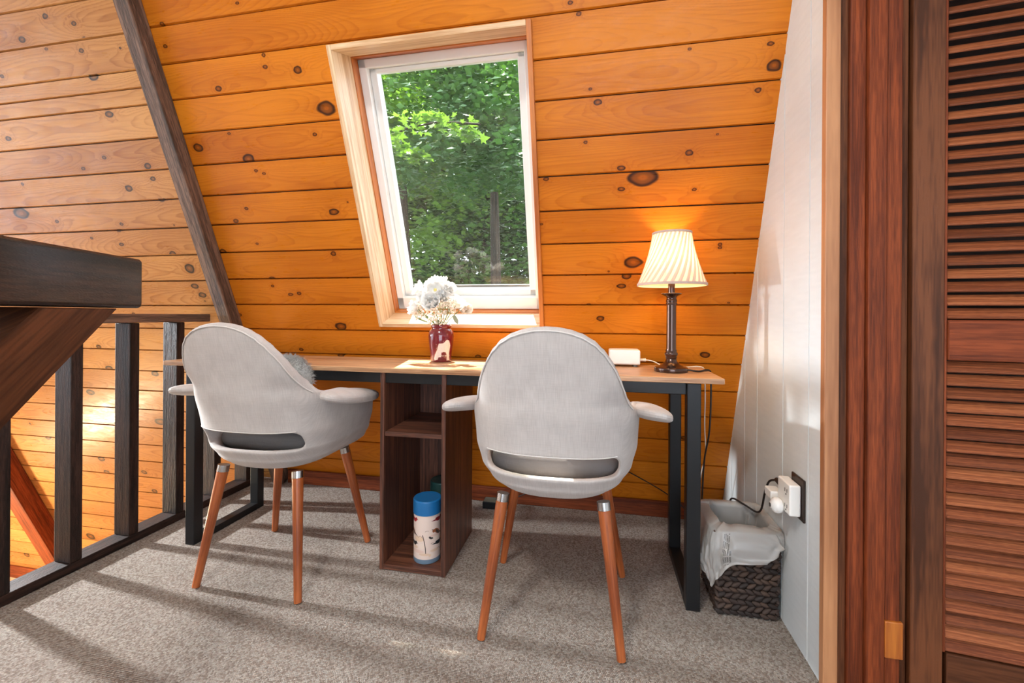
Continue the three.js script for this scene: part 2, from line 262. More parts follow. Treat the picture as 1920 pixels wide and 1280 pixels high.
// ---------------------------------------------------------------- rafters on the slope
function rafter(x0, x1, v0, v1, h, label, mat) {
  const g = thing('rafter', label, 'rafter'); g.rotation.x = Math.atan(T);
  const geo = new RoundedBoxGeometry(x1 - x0, v1 - v0, h, 1, 0.004); const p = geo.attributes.position;
  part(g, 'timber', metric(geo, 'y', rr(0, 2), rr(0, 2)), mat).position.set((x0 + x1) / 2, (v0 + v1) / 2, h / 2 + 0.001);
  return g;
}
rafter(-1.782, -1.716, 0.02, 2.9, 0.062, 'dark rough-sawn rafter running up the sloping wall beside the railing', M.rafter);
rafter(-3.93, -3.8, -1.15, 2.9, 0.1, 'reddish rafter on the lower wall seen between the railing posts', M.redwood);

// ---------------------------------------------------------------- white board wall on the right, floors, far side of the room
const WW = 0.566;
const whiteWall = struct('wall_right', 'white painted wall of upright boards');
{
  const zs = [0.0, 0.17, 0.336, 0.469, 0.692, 0.859, 0.945];
  for (let i = 0; i + 1 < zs.length; i++) {
    const a = zs[i] + 0.0012, b = zs[i + 1] - 0.0012, w = 0.016, c = 0.004, top = (z) => z / T + 0.03;
    const sh = new THREE.Shape(); sh.moveTo(a, 0.002); sh.lineTo(b, 0.002); sh.lineTo(b, top(b)); sh.lineTo(a, top(a)); sh.closePath();
    const g = new THREE.ExtrudeGeometry(sh, { depth: w - 0.003, bevelEnabled: true, bevelThickness: 0.003, bevelSize: 0.0022, bevelOffset: -0.0022, bevelSegments: 1 });
    g.rotateY(-Math.PI / 2); g.scale(1, 1, 1);                       // shape x -> z, extrusion -> -x
    g.translate(WW + w, 0, 0);
    part(whiteWall, 'board', metric(g, 'y', i * 0.37, i * 0.21), M.white);
  }
  const sh = new THREE.Shape(); sh.moveTo(-0.1, -0.2); sh.lineTo(0.93, -0.2); sh.lineTo(0.93, 2.75); sh.lineTo(-0.1, 2.75); sh.closePath();
  const g = new THREE.ExtrudeGeometry(sh, { depth: 0.05, bevelEnabled: false }); g.rotateY(-Math.PI / 2); g.translate(WW + 0.07, 0, 0);
  part(whiteWall, 'backing', metric(g, 'y'), M.white);
}
const floor = struct('floor', 'grey flecked loop-pile carpet');
part(floor, 'carpet', metric(new THREE.BoxGeometry(3.56, 0.02, 4.4).translate(-0.18, -0.01, 2.2), 'x'), M.carpet);
part(floor, 'deck', bx(-1.955, 1.6, -0.22, -0.02, -0.05, 4.4, 0.002), M.rafter);
part(floor, 'skirt_board', bx(-1.7, WW, 0.001, 0.075, 0.034, 0.05, 0.003), M.redwood);
const low = struct('floor_lower', 'pale floor of the room below the loft');
part(low, 'boards', bx(-6.1, -1.9, -1.25, -1.15, -0.6, 4.4, 0.002), M.lowFloor);
const bb = struct('baseboard_left', 'dark baseboard along the foot of the lower wall');
part(bb, 'board', bx(-6.05, -1.96, -1.15, -1.06, -0.46, -0.40, 0.003), M.redwood);
const edge = struct('wall_loft_edge', 'wall below the edge of the loft floor');
part(edge, 'panel', bx(-1.94, -1.86, -1.15, -0.22, -0.5, 4.4, 0.002), M.amber);
const ceil = struct('ceiling', 'board ceiling over the loft');
part(ceil, 'boards', bx(-6.1, 1.8, 2.75, 2.85, 0.85, 4.5, 0.002), M.ceil);
// glazed walls out of the picture: daylight comes in through them
function glazedWall(name, wname, axis, at, u0, u1, y0, y1, ou0, ou1, oy0, oy1, mat, panes, label) {
  const w = struct(name, label), s = struct(wname, 'glazed opening with white frames');
  const B = (a, b, c, d, e0 = 0, e1 = 0.1) => axis === 'z' ? bx(a, b, c, d, at + e0, at + e1, 0.002) : bx(at - e1, at - e0, c, d, a, b, 0.002);
  part(w, 'wall_panel', mergeGeometries([B(u0, ou0, y0, y1), B(ou1, u1, y0, y1), B(ou0, ou1, y0, oy0), B(ou0, ou1, oy1, y1)]), mat);
  const n = panes, f = 0.05, pw = (ou1 - ou0) / n;
  for (let i = 0; i <= n; i++) part(s, 'window_frame', B(Math.max(ou0, ou0 + i * pw - f / 2), Math.min(ou1, ou0 + i * pw + f / 2), oy0, oy1, 0.02, 0.08), M.vinyl);
  part(s, 'window_frame', B(ou0, ou1, oy0, oy0 + f, 0.02, 0.08), M.vinyl); part(s, 'window_frame', B(ou0, ou1, oy1 - f, oy1, 0.02, 0.08), M.vinyl);
  for (let i = 0; i < n; i++) {
    const p = part(s, 'pane', new THREE.PlaneGeometry(pw - f, oy1 - oy0 - 2 * f), M.glass), c = ou0 + (i + 0.5) * pw, y = (oy0 + oy1) / 2;
    if (axis === 'z') p.position.set(c, y, at + 0.05); else { p.position.set(at - 0.05, y, c); p.rotation.y = Math.PI / 2; }
  }
}
glazedWall('wall_front', 'window_2', 'z', 4.3, -6.1, 1.7, -1.25, 2.85, -0.6, 1.3, 0.1, 2.0, M.ceil, 3, 'wall opposite with a wide glazed door');
glazedWall('wall_left', 'window_3', 'x', -6.0, -0.9, 4.4, -1.3, 2.85, 1.3, 4.0, 0.0, 2.5, M.ceil, 2, 'gable wall with tall glazing');
const farRight = struct('wall_side', 'wall behind the louvered door side');
part(farRight, 'panel', bx(1.6, 1.7, -0.22, 2.85, 0.6, 4.4, 0.002), M.white);

// ---------------------------------------------------------------- brown door trim and louvered door at the right
const trims = struct('trim_1', 'stepped brown door casing');
const vbar = (x0, x1, z0, z1, m, r = 0.003) => part(trims, 'casing_board', bx(x0, x1, 0.001, 2.74, z0, z1, r, 'y'), m);
vbar(0.558, 0.5915, 0.938, 0.960, M.jamb); vbar(0.590, 0.616, 0.90, 0.946, M.stile);
vbar(0.613, 0.651, 0.91, 0.956, M.redwood, 0.005); vbar(0.650, 0.690, 0.91, 0.967, M.redwood, 0.004); vbar(0.6895, 0.726, 0.91, 0.962, M.redwood, 0.006);
vbar(0.725, 0.745, 0.90, 0.948, M.stile);
part(trims, 'bare_wood_patch', bx(0.689, 0.728, 0.118, 0.208, 0.955, 0.9685, 0.003, 'y'), M.amber, 'patch of bare orange wood low on the casing');
const closet = struct('wall_closet', 'dark back of the closet behind the louvers');
part(closet, 'panel', bx(0.62, 1.7, -0.02, 2.76, 0.78, 0.88, 0.002), M.rabbet);
const door = struct('door_1', 'brown wooden louvered closet door'); door.position.set(0.744, 0, 0.962); door.rotation.y = -0.13;
{
  const q = (n, x0, x1, y0, y1, z0, z1, g, m = M.stile) => part(door, n, bx(x0, x1, y0, y1, z0, z1, 0.003, g), m);
  q('stile', 0.001, 0.064, 0.012, 2.05, -0.03, 0, 'y'); q('stile', 0.50, 0.565, 0.012, 2.05, -0.03, 0, 'y');
  q('edge_bead', 0.064, 0.071, 0.15, 2.0, -0.024, -0.004, 'y', M.redwood); q('rail', 0.071, 0.50, 0.012, 0.15, -0.028, -0.002, 'x'); q('rail', 0.071, 0.50, 0.846, 0.942, -0.028, -0.002, 'x', M.redwood); q('rail', 0.071, 0.50, 1.985, 2.05, -0.028, -0.002, 'x');
  const sg = [0, 1, 2, 3].map(() => { const g = new RoundedBoxGeometry(0.43, 0.0065, 0.0325, 1, 0.0028); return metric(g, 'x', rr(0, 2), rr(0, 2)); });
  let i = 0;
  const run = (y0, y1) => { const n = Math.round((y1 - y0) / 0.0315), st = (y1 - y0) / n; for (let k = 0; k < n; k++) { const m = part(door, 'slat', sg[i % 4], M.slat[(i * 7 + (i >> 2)) % 3]); m.position.set(0.2855, y0 + (k + 0.5) * st, -0.017); m.rotation.x = 0.84 + rr(-0.03, 0.03); i++; } };
  run(0.15, 0.846); run(0.942, 1.985);
  part(door, 'head_panel', bx(-0.02, 0.85, 2.06, 2.76, -0.03, -0.005, 0.002), M.stile);
}
// ---------------------------------------------------------------- loft railing
{
  const g = thing('loft_railing', 'dark brown wooden railing with flat posts along the loft edge', 'railing');
  part(g, 'bottom_rail', bx(-1.952, -1.869, 0.001, 0.036, 0.03, 2.4, 0.003, 'z'), M.dark);
  part(g, 'top_rail', bx(-1.955, -1.868, 0.906, 0.943, 0.385, 2.4, 0.004, 'z'), M.rafter);
  for (let i = 0; i < 11; i++) {
    const z = 1.355 - i * 0.2 + 0.6; const zf = z; if (zf < 0.1) break;
    const yt = Math.min(0.905, (zf - 0.055) / T);
    part(g, 'baluster', bx(-1.948, -1.871, 0.0365, yt, zf - 0.038, zf, 0.003, 'y'), M.dark);
  }
}
// ---------------------------------------------------------------- foreground beam with its knee braces
{
  const g = thing('timber_beam', 'thick dark stained timber beam jutting in at the left edge', 'beam', [-0.980, 0, 1.405]); g.rotation.y = 0.333;
  part(g, 'beam', (() => { const o = new RoundedBoxGeometry(0.09, 0.107, 1.3, 3, 0.009); const q = metric(o, 'z', 0.3, 0.7); q.translate(-0.045, 1.011, 0.65); return q; })(), M.beam);
  const brace = (z0, xa, xb, L) => {
    const sh = new THREE.Shape(); const yA = 0.956, s = 0.82;
    sh.moveTo(-z0, yA); sh.lineTo(-(z0 + 0.165), yA); sh.lineTo(-(z0 + 0.165 + L), yA - s * L); sh.lineTo(-(z0 + L), yA - s * L); sh.closePath();
    const e = new THREE.ExtrudeGeometry(sh, { depth: xb - xa - 0.006, bevelEnabled: true, bevelSize: 0.003, bevelOffset: -0.003, bevelThickness: 0.003, bevelSegments: 1 });
    e.rotateY(Math.PI / 2); e.translate(xa + 0.003, 0, 0); const q = metric(e, 'z', 0.2, z0), u = q.attributes.uv; for (let i = 0; i < u.count; i++) { const a = u.getX(i), b = u.getY(i); u.setXY(i, (a - 0.82 * b) / 1.293, (0.82 * a + b) / 1.293); } return q;
  };
  part(g, 'knee_brace', brace(0.068, -0.085, -0.004, 0.73), M.stile, 'slanting brown brace under the beam');
  part(g, 'knee_brace', brace(0.30, -0.20, -0.10, 0.5), M.dark);
  part(g, 'post', bx(-0.21, 0.0, 0.001, 0.957, 0.95, 1.09, 0.004, 'y'), M.dark);
}
// ---------------------------------------------------------------- lamps out of the picture
function globe(parent, r, y, col, glow, inten) {
  part(parent, 'lamp_globe', new THREE.SphereGeometry(r, 24, 16).translate(0, y, 0), new THREE.MeshStandardMaterial({ color: 0xffffff, emissive: col, emissiveIntensity: glow, roughness: 0.5 }));
  const l = new THREE.PointLight(col, inten, 0, 2); l.position.set(0, y, 0); l.castShadow = true; l.shadow.radius = r / 0.02; l.name = 'globe_light'; parent.add(l);
}
{
  const f = thing('floor_lamp', 'floor lamp with a globe and a spot head standing in the room below', 'lamp', [-4.3, -1.15, 0.68]);
  part(f, 'base', lathe([[0, 0], [0.13, 0], [0.13, 0.015], [0.02, 0.03], [0.0125, 0.05]], 32), M.black);
  part(f, 'pole', new THREE.CylinderGeometry(0.011, 0.011, 2.16, 16).translate(0, 1.12, 0), M.black);
  globe(f, 0.085, 0.56, new THREE.Color().setRGB(1, 0.8, 0.52), 6, 9);
  const hd = part(f, 'spot_head', lathe([[0.02, 0.1], [0.045, 0.09], [0.075, 0.0], [0.072, 0.0], [0.042, 0.085]], 32), M.black); const aim = V(2.9, -1.1, 0.42);
  hd.position.set(0, 2.25, 0); hd.quaternion.setFromUnitVectors(V(0, -1, 0), aim.clone().normalize());
  part(hd, 'lamp_disc', new THREE.CylinderGeometry(0.05, 0.05, 0.004, 24).translate(0, 0.05, 0), new THREE.MeshStandardMaterial({ color: 0xffffff, emissive: 0xf4f8ff, emissiveIntensity: 6 }));
  const sp = new THREE.SpotLight(new THREE.Color().setRGB(0.92, 0.97, 1), 80, 0, 0.46, 0.6, 2); sp.name = 'spot_light'; sp.position.set(0, 2.25, 0).addScaledVector(aim.clone().normalize(), 0.02); sp.castShadow = true; sp.shadow.radius = 3; f.add(sp); sp.target.position.copy(sp.position).add(aim); f.add(sp.target);
  const c = thing('ceiling_lamp', 'round white ceiling lamp over the loft', 'lamp', [-0.7, 2.75, 2.5]);
  part(c, 'rim', lathe([[0.19, 0], [0.2, -0.012], [0.19, -0.03], [0.18, -0.03]], 40), M.vinyl);
  part(c, 'diffuser', lathe([[0, -0.06], [0.1, -0.055], [0.16, -0.042], [0.185, -0.02]], 40), new THREE.MeshStandardMaterial({ color: 0xffffff, emissive: 0xfff6ea, emissiveIntensity: 5, roughness: 0.6, side: THREE.DoubleSide }));
  const l = new THREE.RectAreaLight(new THREE.Color().setRGB(1, 0.97, 0.92), 120, 0.34, 0.34); l.position.set(0, -0.066, 0); l.rotation.x = -Math.PI / 2; l.name = 'ceiling_light'; c.add(l);
}
// ---------------------------------------------------------------- desk
const DH = 0.75;
{
  const d = thing('desk', 'long two-person desk with walnut top and black metal frame under the window', 'desk');
  part(d, 'desktop', bx(-1.759, 0.393, DH - 0.018, DH, 0.366, 0.712, 0.0025, 'x'), M.deskTop);
  part(d, 'front_rail', bx(-1.61, 0.282, DH - 0.058, DH - 0.0185, 0.655, 0.69, 0.002), M.black); part(d, 'back_rail', bx(-1.61, 0.282, DH - 0.058, DH - 0.0185, 0.372, 0.40, 0.002), M.black);
  for (const x of [-1.653, 0.282]) {
    part(d, 'leg', bx(x, x + 0.043, 0.001, DH - 0.0185, 0.662, 0.705, 0.003, 'y'), M.black); part(d, 'leg', bx(x, x + 0.043, 0.001, DH - 0.0185, 0.328, 0.368, 0.003, 'y'), M.black);
    part(d, 'foot_bar', bx(x, x + 0.043, 0.001, 0.03, 0.368, 0.662, 0.003, 'z'), M.black); part(d, 'top_bar', bx(x, x + 0.043, DH - 0.058, DH - 0.0185, 0.368, 0.662, 0.003, 'z'), M.black);
  }
}
{
  const c = thing('shelf_unit', 'narrow open walnut shelf unit under the middle of the desk', 'shelf', [-0.664, 0, 0]);
  const y1 = DH - 0.019, zf = 0.70, zb = 0.36, h = 0.128, t = 0.016;
  part(c, 'side_panel', bx(-h, -h + t, 0.001, y1, zb, zf, 0.0015, 'y'), M.walnut); part(c, 'side_panel', bx(h - t, h, 0.001, y1, zb, zf, 0.0015, 'y'), M.walnut);
  part(c, 'bottom_panel', bx(-h + t, h - t, 0.002, 0.02, zb, zf - 0.002, 0.0015, 'x'), M.walnut); part(c, 'shelf', bx(-h + t, h - t, 0.495, 0.512, zb, zf - 0.006, 0.0015, 'x'), M.walnut);
  part(c, 'back_panel', bx(-h + t, h - t, 0.02, y1, zb, zb + 0.006, 0.001, 'y'), M.walnut); part(c, 'top_rail', bx(-h + t, h - t, y1 - 0.04, y1, zb + 0.006, zb + 0.024, 0.001, 'x'), M.walnut);
  part(c, 'cleat', bx(h - t - 0.03, h - t, y1 - 0.05, y1 - 0.002, 0.60, 0.64, 0.001, 'y'), M.redwood);
}
// ---------------------------------------------------------------- surface nets: closed mesh from a distance field
function netGeo(f, lo, hi, cell) {
  const n = [0, 1, 2].map((i) => Math.ceil((hi[i] - lo[i]) / cell) + 1), [nx, ny, nz] = n, F = new Float32Array(nx * ny * nz), id = (i, j, k) => i + nx * (j + ny * k);
  for (let k = 0; k < nz; k++) for (let j = 0; j < ny; j++) for (let i = 0; i < nx; i++) F[id(i, j, k)] = f(lo[0] + i * cell, lo[1] + j * cell, lo[2] + k * cell);
  const idx = new Int32Array(nx * ny * nz).fill(-1), pos = [], tri = [];
  const E = []; for (let a = 0; a < 8; a++) for (let b = 0; b < 3; b++) if (!(a & (1 << b))) E.push([a, a | (1 << b)]);
  for (let k = 0; k < nz - 1; k++) for (let j = 0; j < ny - 1; j++) for (let i = 0; i < nx - 1; i++) {
    const v = []; let m = 0; for (let a = 0; a < 8; a++) { const q = F[id(i + (a & 1), j + ((a >> 1) & 1), k + (a >> 2))]; v.push(q); if (q < 0) m++; }
    if (m === 0 || m === 8) continue;
    let x = 0, y = 0, z = 0, c = 0;
    for (const [a, b] of E) if ((v[a] < 0) !== (v[b] < 0)) { const t = v[a] / (v[a] - v[b]); x += lerp(a & 1, b & 1, t); y += lerp((a >> 1) & 1, (b >> 1) & 1, t); z += lerp(a >> 2, b >> 2, t); c++; }
    idx[id(i, j, k)] = pos.length / 3; pos.push(lo[0] + (i + x / c) * cell, lo[1] + (j + y / c) * cell, lo[2] + (k + z / c) * cell);
  }
  const quad = (a, b, c, d, fl) => { if (a < 0 || b < 0 || c < 0 || d < 0) return; if (fl) tri.push(a, b, c, a, c, d); else tri.push(a, c, b, a, d, c); };
  for (let k = 1; k < nz - 1; k++) for (let j = 1; j < ny - 1; j++) for (let i = 1; i < nx - 1; i++) {
    const s = F[id(i, j, k)] < 0;
    if (s !== (F[id(i + 1, j, k)] < 0)) quad(idx[id(i, j - 1, k - 1)], idx[id(i, j, k - 1)], idx[id(i, j, k)], idx[id(i, j - 1, k)], s);
    if (s !== (F[id(i, j + 1, k)] < 0)) quad(idx[id(i - 1, j, k - 1)], idx[id(i - 1, j, k)], idx[id(i, j, k)], idx[id(i, j, k - 1)], s);
    if (s !== (F[id(i, j, k + 1)] < 0)) quad(idx[id(i - 1, j - 1, k)], idx[id(i, j - 1, k)], idx[id(i, j, k)], idx[id(i - 1, j, k)], s);
  }
  const g = new THREE.BufferGeometry(), uv = [], nor = [], e = cell * 0.5;
  for (let i = 0; i < pos.length; i += 3) {
    const [x, y, z] = [pos[i], pos[i + 1], pos[i + 2]], N = V(f(x + e, y, z) - f(x - e, y, z), f(x, y + e, z) - f(x, y - e, z), f(x, y, z + e) - f(x, y, z - e)).normalize();
    nor.push(N.x, N.y, N.z); const ax = Math.abs(N.x), ay = Math.abs(N.y), az = Math.abs(N.z); uv.push(x + (ax > 0.7 ? z : 0), ay > 0.8 ? z : y);
  }
  g.setAttribute('position', new THREE.Float32BufferAttribute(pos, 3)); g.setAttribute('normal', new THREE.Float32BufferAttribute(nor, 3)); g.setAttribute('uv', new THREE.Float32BufferAttribute(uv, 2)); g.setIndex(tri); return g;
}
const smax = (a, b, k) => { const h = Math.max(0, Math.min(1, 0.5 - 0.5 * (b - a) / k)); return lerp(b, a, h) + k * h * (1 - h); };
const smin = (a, b, k) => -smax(-a, -b, k);
// ---------------------------------------------------------------- chairs
const ZC = 0.0, cW = [[0.402, 0.107], [0.418, 0.1691], [0.45, 0.2108], [0.495, 0.2375], [0.56, 0.2525], [0.65, 0.2568], [0.72, 0.2504], [0.8, 0.2375], [0.93, 0.2193]];
const cZ = [[0.402, 0.12], [0.418, 0.165], [0.45, 0.2], [0.495, 0.226], [0.56, 0.243], [0.7, 0.272], [0.93, 0.325]];
const cT = [[0, 0.919], [0.03, 0.9175], [0.06, 0.912], [0.09, 0.902], [0.12, 0.885], [0.145, 0.861], [0.165, 0.834], [0.18, 0.806], [0.193, 0.775], [0.204, 0.743], [0.214, 0.715], [0.228, 0.697], [0.257, 0.682]];
const cP = [[0.42, 2.5], [0.6, 2.7], [0.7, 2.9], [0.78, 4.2], [0.93, 4.6]];
function shellF(x, y, z) {
  const w = curve(cW, y), d = curve(cZ, y) - ZC, ax = Math.abs(x), PW = curve(cP, y);
  return z > ZC ? (Math.pow(Math.pow(ax / w, PW) + Math.pow((z - ZC) / d, PW), 1 / PW) - 1) * Math.min(w, d) : ax - w;
}
function shellSDF(x, y, z) {
  const F = shellF(x, y, z), th = 0.026, ax = Math.abs(x);
  let s = Math.abs(F + th / 2) - th / 2;
  const t0 = curve(cT, ax), sl = (curve(cT, ax + 0.012) - curve(cT, Math.max(0, ax - 0.012))) / 0.024, sw = sm(0.17, 0.11, z), top = lerp(t0, 0.684, sw) - 0.05 * sm(0.06, -0.17, z);
  s = smax(s, (y - top) / Math.hypot(1, sl * (1 - sw)), 0.014);
  s = smin(s, smax(F, y - 0.437, 0.01), 0.012);
  s = smax(s, 0.408 - y, 0.016);
  s = smax(s, -0.185 - (y < 0.5 ? 0.02 * (0.5 - y) / 0.07 : 0) - z, 0.014);
  const qx = Math.max(0, ax - 0.168), qy = Math.max(0, Math.abs(y - 0.523) - 0.008), hole = z > 0.06 ? Math.hypot(qx, qy) - 0.022 : 1;
  return smax(s, -hole, 0.012);
}
const shellGeo = netGeo(shellSDF, [-0.28, 0.385, -0.225], [0.28, 0.94, 0.35], 0.006);
const armGeo = (() => {
  const g = new THREE.SphereGeometry(1, 28, 18), p = g.attributes.position;
  for (let i = 0; i < p.count; i++) {
    let x = p.getX(i), y = p.getY(i), z = p.getZ(i); const e = 0.72;
    const X = 0.056 * Math.sign(x) * Math.pow(Math.abs(x), 0.85) + 0.016 * z, Z = 0.185 * Math.sign(z) * Math.pow(Math.abs(z), 0.8), Y = 0.026 * Math.sign(y) * Math.pow(Math.abs(y), e);
    p.setXYZ(i, X, Y * 0.9 - 2.2 * Math.max(0, X) ** 2 - 0.08 * X + 0.15 * Z, Z);
  }
  g.computeVertexNormals(); return metric(mergeVertices(g), 'z');
})();
armGeo.computeVertexNormals();
const armL = armGeo.clone().scale(-1, 1, 1); { // mirror: restore winding
  const p = armL.attributes.position, n = armL.attributes.normal; for (let i = 0; i < p.count; i += 3) for (const a of [p, n, armL.attributes.uv]) for (let c = 0; c < a.itemSize; c++) { const t = a.array[(i + 1) * a.itemSize + c]; a.array[(i + 1) * a.itemSize + c] = a.array[(i + 2) * a.itemSize + c]; a.array[(i + 2) * a.itemSize + c] = t; }
}
const cushGeo = netGeo((x, y, z) => { const q = [Math.abs(x) - 0.135, Math.abs(y - 0.497) - 0.006, Math.abs(z + 0.03) - 0.105].map((v) => Math.max(0, v)); return Math.hypot(q[0], q[1] * 1.5, q[2]) - 0.062; }, [-0.23, 0.43, -0.225], [0.23, 0.58, 0.215], 0.009);
const pipGeo = (() => { const pts = []; for (let i = 0; i <= 40; i++) { const x = -0.228 + 0.456 * i / 40, y = curve(cT, Math.abs(x)) - 0.011, w = curve(cW, y), d = curve(cZ, y), PW = curve(cP, y); pts.push([x, y, d * Math.pow(Math.max(0.02, 1 - Math.pow(Math.abs(x) / w, PW)), 1 / PW) + 0.0005]); } return tube(pts, 0.0022, 120, 6); })();
const hemGeo = (() => { const pts = []; for (let i = 0; i <= 24; i++) { const x = -0.185 + 0.37 * i / 24, y = 0.559, w = curve(cW, y), d = curve(cZ, y), PW = curve(cP, y); pts.push([x, y, d * Math.pow(1 - Math.pow(Math.abs(x) / w, PW), 1 / PW)]); } return tube(pts, 0.0016, 60, 6); })();
function legGeo(a, b, r0, r1) { const A = V(...a), B = V(...b), L = A.distanceTo(B), g = new THREE.CylinderGeometry(r0, r1, L, 20, 1); const u = g.attributes.uv; for (let i = 0; i < u.count; i++) u.setXY(i, u.getY(i) * L, u.getX(i) * 0.1); g.applyQuaternion(new THREE.Quaternion().setFromUnitVectors(V(0, 1, 0), A.clone().sub(B).normalize())); g.translate(...A.clone().add(B).multiplyScalar(0.5).toArray()); return g; }
const legs = [[-1, 1], [1, 1], [-1, -1], [1, -1]].map(([s, q]) => {
  const a = [s * 0.148, 0.412, q * 0.138], b = [s * (q > 0 ? 0.199 : 0.221), 0.004, q > 0 ? 0.200 : -0.198], m = a.map((v, i) => lerp(v, b[i], 0.055)), m2 = a.map((v, i) => lerp(v, b[i], 0.008));
  return [legGeo(m, b, 0.0185, 0.0125), legGeo(m2, m, 0.0192, 0.0192), legGeo(a.map((v, i) => lerp(v, b[i], 0.055)), a.map((v, i) => lerp(v, b[i], 0.062)), 0.0197, 0.0197)];
});
function chair(label, x, z, turn) {
  const c = thing('armchair', label, 'chair', [x, 0, z], 'grey upholstered armchairs at the desk'); c.rotation.y = turn;
  const sh = part(c, 'shell', shellGeo, M.fabric); part(sh, 'piping', pipGeo, M.piping); part(sh, 'slot_hem', hemGeo, M.piping);
  part(c, 'armrest', armGeo, M.fabric).position.set(0.282, 0.654, 0.025); part(c, 'armrest', armL, M.fabric).position.set(-0.282, 0.654, 0.025);
  part(c, 'seat_cushion', cushGeo, M.cushion, 'dark grey seat pad seen through the slot');
  for (const [w, f, r] of legs) { const l = part(c, 'leg', w, M.legWood); part(l, 'ferrule', f, M.chrome); part(l, 'ferrule_ring', r, M.chrome); }
  return c;
}
chair('pale grey armchair at the right half of the desk, in front of the window', -0.131, 0.758, 0.0);
chair('pale grey armchair beside the loft railing with a fluffy cushion on it', -1.157, 0.728, 0.0);
{ // fluffy cushion
  const c = thing('fluffy_cushion', 'fluffy light grey cushion leaning in the chair beside the railing', 'cushion', [-1.083, 0.672, 0.85]); c.rotation.x = 0.16;
  const g = new THREE.SphereGeometry(1, 40, 28), p = g.attributes.position; const pw = (v, e) => Math.sign(v) * Math.pow(Math.abs(v), e);
  for (let i = 0; i < p.count; i++) { const x = p.getX(i), y = p.getY(i), z = p.getZ(i), n = 1 + 0.05 * (vn(x * 4 + 20, y * 4 + z * 3 + 20) - 0.5); p.setXYZ(i, 0.108 * pw(x, 0.55) * n, 0.125 * pw(y, 0.55) * n, 0.05 * pw(z, 0.8) * n); }
  g.computeVertexNormals(); const mat = std({ color: 0xb4b6b4, roughness: 1 });
  part(c, 'cover', g, mat);
  const fur = new THREE.InstancedMesh(new THREE.ConeGeometry(0.0011, 0.014, 3, 1).translate(0, 0.007, 0), mat, 6000), q = new THREE.Object3D(), nn = g.attributes.normal;
  for (let i = 0; i < 6000; i++) { const k = Math.floor(rng() * p.count), a = V(p.getX(k), p.getY(k), p.getZ(k)), N = V(nn.getX(k), nn.getY(k), nn.getZ(k)).add(V(rr(-0.7, 0.7), rr(-0.9, 0.5), rr(-0.7, 0.7))).normalize(); q.position.copy(a).add(V(rr(-1, 1), rr(-1, 1), rr(-1, 1)).multiplyScalar(0.006)); q.quaternion.setFromUnitVectors(V(0, 1, 0), N); q.updateMatrix(); fur.setMatrixAt(i, q.matrix); }
  fur.name = 'fur'; fur.userData.kind = 'stuff'; c.add(fur);
}
